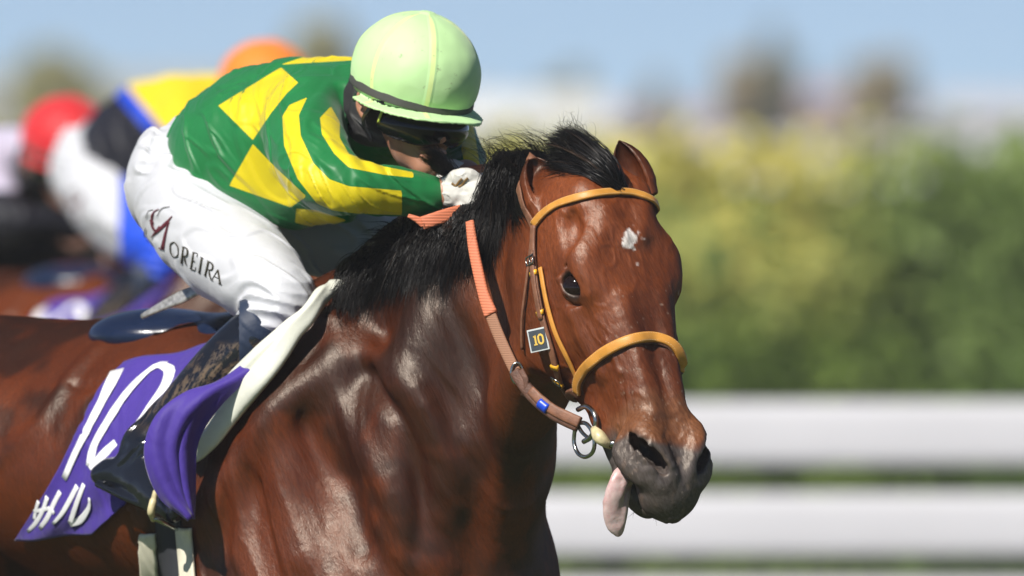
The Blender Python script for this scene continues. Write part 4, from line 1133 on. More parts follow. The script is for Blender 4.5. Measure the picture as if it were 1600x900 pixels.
def join_sets(name, sets, parent):
    Vs, Qs, sv, off = [], [], [], 0
    for S, r, sides in sets:
        o = strands('tmp', S, r, None, None, sides); me = o.data; v = np.empty(len(me.vertices) * 3, np.float32); me.vertices.foreach_get('co', v)
        q = np.empty(len(me.loops), np.int32); me.loops.foreach_get('vertex_index', q); a = np.empty(len(me.vertices), np.float32); me.attributes['sv'].data.foreach_get('value', a)
        Vs.append(v.reshape(-1, 3)); Qs.append(q.reshape(-1, 4) + off); sv.append(a); off += len(me.vertices); bpy.data.objects.remove(o); bpy.data.meshes.remove(me)
    return mesh_obj(name, np.vstack(Vs), np.vstack(Qs), m_hair, parent, floats={'sv': np.concatenate(sv)})
# stray ends above the crest and by the rider's mouth
WG = [[(880,270,.24),(862,228,.24),(830,214,.24),(806,222,.24)], [(842,275,.24),(818,236,.22),(790,226,.22),(762,236,.24)], [(800,290,.30),(775,244,.28),(752,226,.27),(728,228,.28)], [(770,300,.36),(752,250,.33),(744,232,.32),(748,222,.32)]]
A3 = guided(WG, 260, 14, .005, .016, .006, None, lenj=.6)
TG = [[(722,278,.43),(704,264,.40),(684,246,.37),(668,236,.355)], [(716,282,.43),(694,268,.39),(674,250,.36),(657,234,.35)], [(714,276,.43),(694,258,.39),(680,238,.37),(664,222,.36)]]
A4 = guided(TG, 520, 12, .0035, .009, .003, None, lenj=.35)
JG = [[(640,380,.50),(612,392,.44),(592,408,.42),(576,420,.42)], [(650,370,.50),(610,366,.44),(585,366,.42),(566,372,.42)], [(640,420,.50),(615,425,.44),(596,440,.42),(588,452,.42)]]
A5 = guided(JG, 420, 12, .006, .014, .004, None, lenj=.5)
join_sets('mane', [(A1, rng.uniform(.00045, .0010, len(A1)), 3), (A2, np.full(len(A2), .0032), 4), (A3, rng.uniform(.0003, .0007, len(A3)), 3),
                   (A4, rng.uniform(.0005, .0009, len(A4)), 3), (A5, rng.uniform(.0006, .0011, len(A5)), 3)], horse)
FG = [
 [(966,293,.055),(958,258,.045),(932,234,.07),(904,216,.10),(882,208,.13)],
 [(960,292,.055),(944,258,.045),(914,236,.07),(886,222,.11),(862,216,.15)],
 [(954,292,.055),(930,264,.045),(900,248,.08),(878,236,.12),(858,232,.17)],
 [(962,296,.050),(938,276,.040),(908,262,.075),(884,252,.11),(868,250,.15)],
 [(966,299,.045),(944,286,.040),(916,276,.065),(892,270,.10),(876,272,.13)]]
B1 = guided(FG, N_FORE, 14, .0045, .012, .003, HF_, .004, lenj=.2)
B2 = guided(FG, N_FORE // 4, 12, .004, .008, .001, HF_, .004, lenj=.15)
CG = [[(915,250,.08),(895,222,.09),(880,200,.10),(872,190,.11)], [(905,248,.08),(880,226,.09),(888,204,.09),(905,196,.10)], [(935,258,.07),(918,226,.08),(905,204,.09),(884,198,.10)], [(890,244,.10),(862,226,.11),(845,214,.12),(838,206,.12)]]
B3 = guided(CG, 150, 18, .006, .016, .009, None, lenj=.35)
join_sets('forelock', [(B1, rng.uniform(.0005, .0011, len(B1)), 3), (B2, np.full(len(B2), .0028), 4), (B3, rng.uniform(.0003, .0006, len(B3)), 3)], horse)
# tail
tg = []
for k in range(4):
    r0 = BW(-1.32, 0, -.28); a = [r0 + np.array([0,0,0]), r0 + BH * -.18 + BL * (.03*(k-1.5)) + BZ * .02, r0 + BH * -.42 + BL * (.05*(k-1.5)) - BZ * .10, r0 + BH * -.62 + BL * (.07*(k-1.5)) - BZ * .32, r0 + BH * -.70 + BL * (.08*(k-1.5)) - BZ * .55]
    tg.append(spline(np.array(a), 12))
tg = np.array(tg); u = rng.random(500) * 3; i = np.minimum(u.astype(int), 2); f = (u - i)[:, None, None]
TS = tg[i] * (1 - f) + tg[i + 1] * f + rng.normal(0, .02, (500, 1, 3)) * np.linspace(.3, 1.5, 12)[None, :, None]
strands('tail', TS, np.full(500, .004), m_hair, horse)
# ------------------------------------------------------------------ the rider as objects
rider = thing('person', tuple(P(345, 460, .95)), 'rider in green and yellow silks with a lime helmet crouching over the bay horse', 'rider', 'riders crouching on galloping horses')
def implicit(name, F, lo, hi, h, mat, parent, floats=None, keepbig=False, e=.0012):
    V, Q = surface_nets(F, lo, hi, h)
    if keepbig: V, Q = largest(V, Q)
    N = nrm(F.grad(V, e)); fl = floats(V, N) if floats else None
    return mesh_obj(name, V, Q, mat, parent, normals=N, floats=fl), (V, N)
SF = skin_field(); hands_into(SF)
implicit('body', SF, [-.65,.25,1.2], [.15,1.35,2.05], RES_R * 1.1, m_skin, rider)
JF = jersey_field(); BF = breech_field()
implicit('silks_shirt', JF, [-.6,.25,1.5], [.05,1.15,2.02], RES_R, m_silk, rider, lambda V, N: {'sd': silk_sd(V, N)})
br, _ = implicit('breeches', BF, [-.65,.42,1.4], [.10,1.35,1.95], RES_R, m_white, rider)
NB = boot_field(True)
def mud(V, N):
    q = to_px(V); return {'mud': sstep(690, 620, q[:, 1]) * (.12 + .88 * sstep(-30, 15, (q[:, 0] - 330) * .7 + (q[:, 1] - 600) * .7 + 30)) * sstep(530, 545, q[:, 1])}
b1, _ = implicit('boot', NB, [-.72,.40,1.15], [-.33,.95,1.62], RES_R, m_boot, rider, mud)
implicit('boot', boot_field(False), [-.35,.60,1.10], [.25,1.45,1.75], .006, m_boot, rider, lambda V, N: {'mud': V[:, 0] * 0})
# navy elastic top of the near boot
NF = Field(); NF.chain([CL(420,500,.635,.0520), CL(404,516,.645,.0560), CL(388,534,.655,.0560), CL(370,553,.668,.0560), CL(350,574,.685,.0550)], .0, m=14)
NF.custom(lambda p: -((p - P(418,498,.57)) @ nrm(P(350,576,.60) - P(404,514,.57))), P(380,540,.6), 9, .004, 'i')
NF.custom(lambda p: ((p - P(354,572,.59)) @ nrm(P(350,576,.60) - P(404,514,.57))), P(380,540,.6), 9, .004, 'i')
NF.disp(lambda p: -.0009 * np.maximum(0, np.sin((p @ nrm(P(350,576,.60) - P(404,514,.57))) * 260 + 1.5 * noise(p * 12, 66))))
implicit('boot_top', NF, P(450,600,.5)-[.08,.15,.05], P(420,470,.7)+[.06,.1,.05], .003, m_navy, b1)
for s in (0, 1):
    palm, fing, thumb = hand_chains(s); GF = Field()
    GF.chain([t[:3] + (t[3] + .0025,) for t in palm], .012)
    for f in fing + [thumb]: GF.chain([t[:3] + (t[3] + .0022,) for t in f], .0028)
    GF.disp(lambda p: -.0008 * noise(p * 95, 71) - .0014 * sstep(.6, 1, 1 - np.abs(noise(p * 70, 72))))
    c = np.array(palm[1][:3]); g, _ = implicit('glove', GF, c - .085, c + .085, .0025, m_glove, rider)
    if s == 0:
        sm = MB()
        for st in ([(706,286),(712,290),(718,283),(722,279)], [(716,292),(722,289),(727,282),(731,278)]):
            q, n = GF.hit([a for a, b in st], [b for a, b in st]); sm.ribbon(spline(q + n * .0004, 14), spline(n, 14), .0035, .0012)
        sm.build('piping', m_gum, g)
# helmet with its cover seams, band, goggles and harness
def seams(V, N):
    q = KLoc(V); az = np.degrees(np.arctan2(q[:, 1], q[:, 0])); rr = np.hypot(q[:, 0], q[:, 1]); d = np.full(len(V), 9.0)
    for a in (-18, 47, 105, 160, -75, -130):
        da = np.abs((az - a + 180) % 360 - 180); d = np.minimum(d, np.where(da < 90, rr * np.sin(np.radians(np.minimum(da, 89))), 9))
    d = d - .0038 * sstep(.0, .05, rr); d = np.minimum(d, np.abs(q[:, 2] + .026 + .1 * q[:, 0]) * 1 + .5)
    return {'sd': np.where(q[:, 2] > -.05, d, 1)}
HLF = helmet_field()
helm, _ = implicit('helmet', HLF, HC - .165, HC + .165, .0030, m_helm, rider, seams)
def ringband(zoff, w_, th, grow, mat, name, a0, a1, parent):
    az = np.radians(np.linspace(a0, a1, 80)); P0 = np.array([KW(.114 * math.cos(a) * 1.0, .1005 * math.sin(a), 0) for a in az]); out = []
    for a in az:
        z = zoff - .10 * .114 * math.cos(a); k = math.sqrt(max(.05, 1 - ((z - .002) / .098) ** 2)); out.append((KW((.114 * k + grow) * math.cos(a) - .004, (.1005 * k + grow) * math.sin(a), z), nrm(math.cos(a) * KF / .114 + math.sin(a) * KL / .1005)))
    p = np.array([o[0] for o in out]); n = np.array([o[1] for o in out])
    return MB().ribbon(p, n, w_, th).build(name, mat, parent)
ringband(-.027, .0155, .002, .0002, m_band, 'helmet_band', -178, 178, helm)
gg = Field()
gg.ell(KW(.026, 0, -.074), (.090, .080, .046), KR, 0); gg.ell(KW(.016, 0, -.074), (.090, .077, .056), KR, .004, 's')
gg.custom(lambda p: -(KLoc(p)[:, 0] - .030), HC, 9, .004, 'i')
gg.cap(KW(.13, 0, -.116), KW(.08, 0, -.116), .020, .020, .012, 's')
gog, _ = implicit('goggles', gg, HC - .15, HC + .15, .0026, m_lens, rider)
az = np.radians(np.linspace(62, 298, 60)); pp = np.array([KW(.100 * math.cos(a) - .002, .088 * math.sin(a), -.048 + .012 * math.cos(a)) for a in az]); nn = np.array([math.cos(a) * KF + math.sin(a) * KL for a in az])
MB().ribbon(pp, nn, .014, .002).build('goggle_strap', m_black, gog)
for s in (-1, 1):
    q = spline(np.array([KW(.030, .080*s, -.036), KW(.012, .084*s, -.062), KW(-.002, .082*s, -.084), KW(.010, .068*s, -.112)]), 16); n = np.tile(KL * s, (16, 1))
    MB().ribbon(q, n, .009, .0025).build('chin_strap', m_black, helm)
    q = spline(np.array([KW(.048, .0775*s, -.050), KW(.044, .0800*s, -.062), KW(.040, .080*s, -.076)]), 12)
    MB().tube(q, .0022, 8).build('goggle_rim', simple('lime_rim', (.45,.55,.08), .4), gog)
# black cover: skull cap under the helmet, and neck shade put in as black
NK = Field(); NK.chain([C(548,184,.66,.064), C(578,172,.61,.062), C(600,170,.58,.060), tuple(KW(-.035,0,-.055))+(.068,)], .03, m=24); NK.ell(KW(-.030, 0, -.012), (.082, .079, .086), KR, .02)
NK.custom(lambda p: (KLoc(p)[:, 0] - .006 + .25 * (KLoc(p)[:, 2] + .06)), HC, 9, .006, 'i')
for s in (-1, 1): NK.ell(KW(-.012, .088 * s, -.050), (.016, .022, .026), KR, .004, 's')
NK.disp(lambda p: -.0025 * np.sin((p @ KU) * 170 + 2 * noise(p * 20, 8)) * sstep(.04, -.06, KLoc(p)[:, 2] + .06))
implicit('cap_neck_shade', NK, HC - [.2, .15, .22], HC + [.12, .25, .1], .004, fabric('black_cap_neck_shade', col=(.012, .012, .014), rough=.7), rider)

# lettering on the near thigh: a serif M with flourish and OREIRA (strokes in photo pixels, on the cloth)
def on_field(F):
    def at(px, py, off):
        q, n = F.hit(px, py); miss = np.abs(F(q, cull=False)) > .004
        if miss.any() and not miss.all():
            ok = np.nonzero(~miss)[0]
            for j in np.nonzero(miss)[0]: q[j] = P(px[j], py[j], q[ok[np.abs(ok - j).argmin()], 1])
            q[miss], n[miss] = F.near(q[miss], 6)
        elif miss.all():
            q = np.array([P(a, b, .80) for a, b in zip(px, py)]); q, n = F.near(q, 6)
        return q + n * off, n
    return at
def z5(x, y): return (180 + x / 5.0, 290 + y / 5.0)
big = [([z5(345,185), z5(305,210), z5(290,250), z5(300,300)], [1, 3.5, 5.5, 7]), ([z5(280,265), z5(300,330), z5(320,352)], [8, 9, 4]), ([z5(318,368), z5(380,315), z5(448,240)], [5, 6.5, 1.5]),
       ([z5(285,405), z5(330,350), z5(352,320)], [1, 4.5, 4]), ([z5(425,275), z5(398,370), z5(372,492)], [3, 6.5, 8.5]), ([z5(345,485), z5(385,498)], [2, 2])]
fine = [([z5(240,440), z5(232,370), z5(245,330)], [2.5, 2.2, 1]), ([z5(245,250), z5(262,205), z5(300,190)], [.8, 1.2, .8]), ([z5(330,240), z5(370,180), z5(430,165)], [.8, 1.2, .8]), ([z5(250,420), z5(262,440)], [1, 1])]
mk = MB(); draw_strokes(mk, big, on_field(BF), 5); mk.build('letter', m_letter, br)
mk = MB(); draw_strokes(mk, fine, on_field(BF), 1.5); mk.build('flourish', m_letterd, br)
GL = {'O': [([(.5,1),(.12,.78),(.05,.5),(.12,.2),(.5,0),(.88,.22),(.95,.5),(.88,.8),(.5,1)], [.08,.2,.24,.2,.08,.2,.24,.2,.08])],
      'R': [([(.2,1),(.2,0)], [.22,.22]), ([(.05,0),(.38,0)], [.07,.07]), ([(.05,1),(.55,1),(.85,.88),(.85,.62),(.5,.5),(.22,.5)], [.07,.09,.2,.2,.09,.07]), ([(.5,.5),(.72,.2),(1.0,0)], [.1,.22,.14])],
      'E': [([(.22,1),(.22,0)], [.22,.22]), ([(.05,1),(.85,1),(.85,.82)], [.08,.08,.08]), ([(.22,.52),(.66,.52)], [.08,.08]), ([(.05,0),(.88,0),(.9,.2)], [.08,.08,.08])],
      'I': [([(.5,1),(.5,0)], [.24,.24]), ([(.25,1),(.75,1)], [.08,.08]), ([(.25,0),(.75,0)], [.08,.08])],
      'A': [([(.08,0),(.48,1)], [.08,.10]), ([(.48,1),(.9,0)], [.2,.24]), ([(.22,.36),(.72,.36)], [.07,.07]), ([(-.04,0),(.22,0)], [.06,.06]), ([(.72,0),(1.05,0)], [.07,.07])]}
# baseline corners (bottom-left), advance and up vectors for each letter, photo pixels
LT = [('O', z5(430,545), z5(500,575), (0,-24)), ('R', z5(510,600), z5(562,622), (3,-25)), ('E', z5(585,645), z5(632,662), (4,-25)), ('I', z5(640,670), z5(680,688), (4,-23)), ('R', z5(695,695), z5(752,728), (5,-22)), ('A', z5(752,735), z5(832,772), (3,-19))]
mk = MB()
for ch, b0, b1_, up in LT:
    b0 = np.array(b0); ad = np.array(b1_) - b0; up = np.array(up, float)
    for pts, wv in GL[ch]:
        pts = [tuple(b0 + ad * x + up * y) for x, y in pts]; draw_strokes(mk, [(pts, [w_ * 17 for w_ in wv])], on_field(BF), 3, .0010)
mk.build('lettering', m_letterd, br)
# small crystals of the knee seam
# ------------------------------------------------------------------ bridle
bridle = thing('bridle', tuple(POLL), 'tan leather bridle with yellow brow band on the horse with the star', 'bridle', 'bridles of the racehorses')
def on_head(pts, off=.0015, n=40):
    px = [p[0] for p in pts]; py = [p[1] for p in pts]; c = spline(np.array(list(zip(px, py)), float), n); q, m = HF_.hit(c[:, 0], c[:, 1])
    miss = (np.abs(HF_(q, cull=False)) > .004) | (q[:, 1] > 1.0) | (np.abs(q[:, 1] - np.median(q[:, 1])) > .16)
    if miss.any():
        ok = np.nonzero(~miss)[0]
        for j in np.nonzero(miss)[0]: q[j] = P(c[j, 0], c[j, 1], q[ok[np.abs(ok - j).argmin()], 1])
        q[miss], m[miss] = HF_.near(q[miss], 6)
    for _ in range(2): q[1:-1] = q[1:-1] * .5 + (q[:-2] + q[2:]) * .25; m[1:-1] = nrm(m[1:-1] * 2 + m[:-2] + m[2:])
    return q + m * off, m
def around(pts_local, off=.0015, n=30):
    c = spline(np.array(pts_local, float), n); q, m = HF_.near(HWn(c), 6); return q + m * off, m
def cat(*a): return np.vstack([x[0] for x in a]), np.vstack([x[1] for x in a])
def smooth_pn(q, m, n=70):
    q = spline(q, n); m = nrm(spline(m, n))
    for _ in range(4): q[1:-1] = q[1:-1] * .5 + (q[:-2] + q[2:]) * .25; m[1:-1] = nrm(m[1:-1] * 2 + m[:-2] + m[2:])
    d = HF_(q, cull=False); q = q + m * np.clip(.0025 - d, 0, .02)[:, None]
    return q, m
def mirror(q): return HWn(HLoc(q) * [1, -1, 1])
def mirn(m): return ((m @ HR.T) * [1, -1, 1]) @ HR
# brow band
q, m = on_head([(836,350),(848,336),(872,320),(905,309),(945,302),(985,302),(1012,311),(1027,323)], .003)
e0 = mirror(q[:1]); q2, m2 = HF_.near(e0, 5); mid, mm = HF_.near((q[-1:] + q2) / 2, 6)
Q_, M_ = smooth_pn(np.vstack([q, mid + mm * .003, q2 + m2 * .003]), np.vstack([m, mm, m2]), 90)
bb = MB().ribbon(Q_, M_, .0130, .0036).build('brow_band', m_orange, bridle)
MB().ribbon(Q_ - M_ * .0015, M_, .0150, .0022).build('lining', m_dbrown, bb)
def stitch(q, m, half, th, nm, par):
    k = MB(); T = nrm(np.gradient(q, axis=0)); B = np.cross(T, m)
    for s in (-1, 1):
        e = spline(q + B * half * s + m * th, 420)
        for j in range(0, 418, 4): k.tube(e[j:j + 3], .00032, 4)
    k.build(nm, m_thread, par)
m_thread = simple('pale_thread', (.75, .60, .35), .7)
stitch(Q_, M_, .0048, .0036, 'stitching', bb)
# crown piece over the poll
cq, cm_ = on_head([(838,353),(829,340),(820,320),(815,298)], .002, 14)
mid_, mm_ = HF_.near(HWn(np.array([[-.10, -.045, -.15], [-.105, .0, -.13], [-.10, .045, -.15]])), 6)
MB().ribbon(*smooth_pn(np.vstack([cq, mid_, mirror(cq)[::-1]]), np.vstack([cm_, mm_, mirn(cm_)[::-1]]), 70), .016, .003).build('crown_piece', m_brown, bridle)
# cheek pieces, near then the same on the far side
chk = on_head([(838,352),(837,400),(842,445),(852,498),(865,544),(875,585),(887,612),(892,622)], .004)
chk = smooth_pn(*chk, 60)
yel = smooth_pn(*on_head([(847,418),(856,468),(871,521),(890,560),(904,590)], .003), 40)
thr = smooth_pn(*on_head([(836,356),(832,400),(825,457),(820,500),(820,545)], .004), 40)
for s in (0, 1):
    f = (lambda t: t) if s == 0 else (lambda t: (mirror(t[0]), mirn(t[1])))
    cp = MB().ribbon(*f(chk), .0125, .0045).build('cheek_piece', m_brown, bridle)
    MB().ribbon(*f((chk[0][8:30] + chk[1][8:30] * .004, chk[1][8:30])), .011, .003).build('strap_end', m_brown, cp)
    for i in (15, 27, 44, 52):
        L = MB(); c, n_ = f((chk[0][i-1:i+2], chk[1][i-1:i+2])); T = nrm(c[2] - c[0]); B = np.cross(T, n_[1])
        L.box(c[1] + n_[1] * .0035, (.0075, .0155, .0055), np.stack([T, B, n_[1]])).build('keeper', m_yloop, cp)
    for i in (11, 50):
        c, n_ = f((chk[0][i-1:i+2], chk[1][i-1:i+2])); T = nrm(c[2] - c[0]); B = np.cross(T, n_[1]); c = c[1] + n_[1] * .0085
        lp = [c + T * x + B * y for x, y in ((-.007,-.009),(.007,-.009),(.007,.009),(-.007,.009))]
        k = MB().tube(np.array(lp), .0014, 6, closed=True); k.tube([c - T * .004, c + T * .008], .0010, 6); k.build('buckle', m_steel, cp)
    MB().ribbon(*f(yel), .0085, .003).build('nose_band_hanger', m_orange, bridle)
    MB().ribbon(*f(thr), .0055, .003).build('throat_lash', m_brown, bridle)
# nose band
nq, nm = on_head([(906,612),(905,596),(917,575),(945,551),(980,534),(1012,528),(1040,533),(1056,548),(1063,572)], .004, 60)
e = mirror(nq[:1]); q2, m2 = HF_.near(e, 5); md, mm = HF_.near(nq[-1:] * .5 + q2 * .5, 6)
bk = around([tuple(HLoc(q2)[0]), (.30, .020, -.185), (.30, -.020, -.185), tuple(HLoc(nq[:1])[0])], .004, 24)
Q_, M_ = smooth_pn(np.vstack([nq, md + mm * .004, q2 + m2 * .004]), np.vstack([nm, mm, m2]), 110)
nb = MB().ribbon(Q_, M_, .0172, .0052).build('nose_band', m_orange, bridle)
stitch(Q_, M_, .0062, .0052, 'stitching', nb)
MB().ribbon(Q_ - M_ * .0035, M_, .0205, .0035).build('padding', m_dbrown, nb)
MB().ribbon(*smooth_pn(*bk, 40), .016, .004).build('chin_strap', m_brown, bridle)
# number plate with 10
pc, pn = HF_.hit([849], [530]); pn = nrm(pn[0] + np.array([.1, -.9, .1])); pc = pc[0] + pn * .016; PX = nrm(np.cross([0, 0, 1.0], pn) ); PX = PX if PX[0] > 0 else -PX; PY = np.cross(pn, PX); PY = PY if PY[2] > 0 else -PY
an = math.radians(11); PX, PY = PX * math.cos(an) + PY * math.sin(an), PY * math.cos(an) - PX * math.sin(an)
plate = MB().box(pc, (.034, .036, .003), np.stack([PX, PY, pn])).build('number_plate', m_rimw, bridle, smooth=False)
MB().box(pc + pn * .0016, (.029, .031, .0016), np.stack([PX, PY, pn])).build('face', m_plate, plate, smooth=False)
def pl(x, y): return pc + PX * x * .001 + PY * y * .001 + pn * .0026
k = MB()
for st, w_ in (([(-6.5,5),(-4,7.5),(-4,-7)], .0034), ([(-7.5,-7.2),(-.8,-7.2)], .0022), ([(5.5,7.5),(2,5),(1.4,0),(2,-5),(5.5,-7.2),(9,-5),(9.6,0),(9,5),(5.5,7.5)], .0032)):
    c = spline(np.array([pl(*t) for t in st]), 24) if len(st) > 3 else np.array([pl(*t) for t in st]); k.ribbon(c, np.tile(pn, (len(c), 1)), w_, .0008)
k.build('figures', m_gold, plate, smooth=False)
# bit: rings, cheek guard and mouthpiece
def ringy(l):
    s = 1 if l > 0 else -1
    return lambda px, py, dl=0.0: (lambda t: HW(t[0], s * abs(t[1]), t[2]))(hpx(px, py, -abs(l) - dl))
bit = None
for s in (0, 1):
    g = ringy(-.058 if s == 0 else .058)
    if s == 0: bit = MB()
    lower = spline(np.array([g(898,672), g(897,692), g(903,708), g(914,714), g(925,708), g(929,694), g(926,676), g(916,662), g(904,662), g(898,672)]), 40)[:-1]
    upper = spline(np.array([g(903,640), g(915,635), g(926,642), g(931,655), g(929,672), g(922,684), g(912,690)]), 26)
    k = MB(); k.tube(lower, .0034, 8, closed=True); k.tube(upper, .0042, 9); k.tube(spline(np.array([g(901,650), g(903,664), g(910,676), g(921,686)]), 14), .0032, 8)
    rg = k.build('bit_ring', m_steel, bridle)
    GF2 = Field(); GF2.chain([tuple(g(929,672,.004)) + (.0065,), tuple(g(936,682,.006)) + (.0105,), tuple(g(944,690,.000)) + (.0085,), tuple(g(953,697,-.012)) + (.005,)], 0)
    V, F = surface_nets(GF2, g(940,684) - .035, g(940,684) + .035, .0022); mesh_obj('bit_guard', V, F, m_bitguard, rg)
MB().tube(spline(np.array([HW(.44,-.052,-.10), HW(.445,-.02,-.092), HW(.445,.02,-.092), HW(.44,.052,-.10)]), 12), .006, 8).build('mouthpiece', m_steel, bridle)

# ------------------------------------------------------------------ reins
g = ringy(-.058); RB = g(905,664); HB = P(738, 348, .262)
reins = thing('reins', tuple(P(716,300,.40)), 'coral rubber gripped reins with blue tape running from white gloves to the bit', 'reins', 'reins of the racehorses')
ydep = lambda px, py: float(np.interp(math.hypot(px - 738, py - 350), [0, 365], [HB[1], RB[1] - .004]))
def RP(px, py, dy=0): return P(px, py, ydep(px, py) + dy)
def strip(name, pts, w_, th, mat, parent, n=40, nv=(-.35, -.93, .1)):
    q = spline(np.array(pts), n); m = np.tile(nrm(nv), (n, 1)); return MB().ribbon(q, m, w_ if np.isscalar(w_) else np.interp(np.linspace(0,1,n), np.linspace(0,1,len(w_)), w_), th).build(name, mat, parent)
RIB = [RP(735,347), RP(740,385), RP(748,425), RP(757,462), RP(768,492)]
strip('rubber_grip', RIB, [.014,.017,.018,.018,.023], .006, m_coral, reins)
strip('web', [RP(765,486,.002), RP(778,520,.002), RP(792,552,.002), RP(808,585,.002)], .0185, .004, m_web, reins)
k = MB(); rc = RP(808,583); k.tube(np.array([rc + np.array([math.cos(a) * .0095, -.001, math.sin(a) * .0165]) for a in np.linspace(0, 6.283, 26)[:-1]]), .0022, 8, closed=True); k.build('rein_ring', m_steel, reins)
lw = [RP(806,582), RP(817,598), RP(830,614), RP(846,630), RP(866,645), RP(888,656), RP(906,664)]
strip('doubled_end', lw, [.018,.020,.022,.022,.023,.024,.024], .009, m_dbrown, reins, 50)
strip('doubled_end', [x + np.array([0, -.008, .004]) for x in lw[2:]], [.015,.017,.017,.018,.018], .005, m_brown, reins, 40)
q = spline(np.array([x + np.array([0, -.002, .001]) for x in lw]), 50)[24:31]; MB().tube(q, .0145, 12, flat=.75, nrmv=np.tile([-.35,-.93,.1], (7, 1)) ).build('tape', m_blue, reins)
k = MB(); c = RP(820,596,-.008); k.ribbon(np.array([c + [-.006,0,.018], c + [.002,-.004,.004], c + [.003,-.004,-.012], c + [-.002,0,-.022]]), np.tile([-.2,-.97,0.], (4, 1)), .009, .004); k.build('keeper', m_dbrown, reins)
strip('rubber_grip', [P(722,330,.365), P(700,336,.355), P(678,343,.35), P(660,349,.352)], .0215, .005, m_coral, reins, 24, (0,-1,.05))
strip('rubber_grip', [P(664,350,.357), P(650,342,.358), P(638,337,.360)], [.016,.010,.006], .004, m_coral, reins, 14, (0,-1,.05))
strip('rubber_grip', [P(762,262,.47), P(735,266,.45), P(708,272,.44), P(690,277,.445)], .013, .005, m_coral, reins, 20, (0,-1,.1))
fr = [P(762,262,.47), P(845,300,.50), P(940,400,.42), P(1000,520,.22), HW(.43,.062,-.13)]
q = spline(np.array(fr), 50)
for _ in range(5):
    d = HF_(q, cull=False); bad = d < .012; q[bad] += nrm(HF_.grad(q[bad], .003)) * (.012 - d[bad])[:, None]
MB().ribbon(q, nrm(HF_.grad(q, .003)), .018, .004).build('web', m_web, reins)

# ------------------------------------------------------------------ saddle, pad, number cloth, girths
U_ = lambda f: f
saddle = thing('saddle', tuple(BW(-.25, 0, -.03)), 'small dark navy racing saddle with a white girth under the rider in green and yellow', 'saddle', 'racing saddles')
SDF = Field()
SDF.ell(BW(-.45, -.01, -.066), (.125, .120, .046), BRm, 0); SDF.ell(BW(-.25, 0, -.070), (.12, .09, .045), BRm, .05)
SDF.chain([tuple(BW(-.34, .10, -.07)) + (.05,), tuple(BW(-.30, .19, -.14)) + (.035,), tuple(BW(-.28, .24, -.24)) + (.02,)], .05)
V, Q = surface_nets(SDF, BW(-.4, 0, -.1) - [.45, .45, .30], BW(-.4, 0, -.1) + [.45, .45, .22], .007)
mesh_obj('seat', V, Q, m_saddle, saddle, normals=nrm(SDF.grad(V, .002)))
HB_ = horse_field(False); HB_.disp(muscle)
cloth = thing('number_cloth', tuple(BW(-.35, -.2, -.2)), 'purple number cloth with a white 10 and white lettering behind the muddy boot', 'number cloth', 'purple number cloths')
Vc, Fc, top, nn_ = patch(HF_, [(196,570),(160,612),(126,680),(92,742),(26,842)], [(352,538),(320,610),(272,690),(215,770),(152,830)], 60, 70, .004, .003, shape=lambda U, W: .0035 * np.sin(W * 5 + U * 9) + .003 * W)
cl = mesh_obj('cloth', Vc, Fc, m_purple, cloth)
sh = Sheet(top, nn_)
def z3(x, y): return (20 + x / 2.904, 540 + y / 2.904)
k = MB()
draw_strokes(k, [([z3(475,112), z3(415,235), z3(345,370), z3(285,490), z3(235,605)], [27, 24, 20, 16, 13])], sh.at, 20, .0012)
draw_strokes(k, [([z3(352,545), z3(372,455), z3(430,350), z3(505,235), z3(580,150), z3(650,95), z3(700,88)], [18, 19, 19, 19, 19, 16, 15]),
                 ([z3(665,88), z3(712,112), z3(700,170), z3(655,240), z3(600,320), z3(520,410)], [16, 22, 20, 17, 14, 13]), ([z3(352,530), z3(372,548), z3(410,500), z3(470,440)], [14, 20, 18, 14])], sh.at, 18, .0016)
k.build('number', m_wprint, cl)
k = MB()
draw_strokes(k, [([z3(98,752), z3(150,742), z3(172,735)], 6), ([z3(120,705), z3(108,745), z3(100,790)], 7), ([z3(160,685), z3(140,745), z3(110,800), z3(70,842)], [9,8,8,5]),
                 ([z3(218,662), z3(190,715), z3(160,780), z3(125,828)], [9,9,9,7]), ([z3(178,735), z3(190,762)], 7),
                 ([z3(296,636), z3(262,700), z3(225,762), z3(185,808)], [10,10,8,5]),
                 ([z3(326,628), z3(298,700), z3(268,790), z3(262,808)], [9,10,10,9]), ([z3(262,806), z3(310,790), z3(348,735), z3(350,690)], [12,12,9,5])], sh.at, 8, .0014)
k.build('lettering', m_wprint, cl)
# front of the cloth, pulled round in front of the boot, and the white pad beside it
depf = lambda U, W: np.interp(W, [0, .12, .25, .6, 1], [.60, .52, .485, .49, .50]) * U + (1 - U) * np.interp(W, [0, .12, .25, .6, 1], [.62, .55, .505, .480, .480]) - .020 * np.sin(np.pi * U) * sstep(.25, .6, W) + .010 * np.exp(-((U - .62 - .25 * (W - .7)) / .07) ** 2) * sstep(.55, .75, W) - .004 * np.sin(U * 13 - W * 9) * sstep(.4, .7, W)
Vf, Ff, topf, nf = patch(HF_, [(500,478),(440,530),(390,566),(340,600),(289,617),(247,650),(229,696),(234,739),(256,782),(296,811)], [(540,462),(490,510),(440,542),(392,584),(350,624),(322,662),(308,695),(304,728),(302,770),(300,811)], 46, 70, .002, .003,
    shape=lambda U, W: 0 * U, depth=depf)
mesh_obj('front_flap', Vf, Ff, m_purple, cl)
pad = thing('saddle_pad', tuple(BW(-.1, -.2, -.1)), 'white padded sheet edging the purple cloth over the bay shoulder', 'saddle pad', 'white saddle pads')
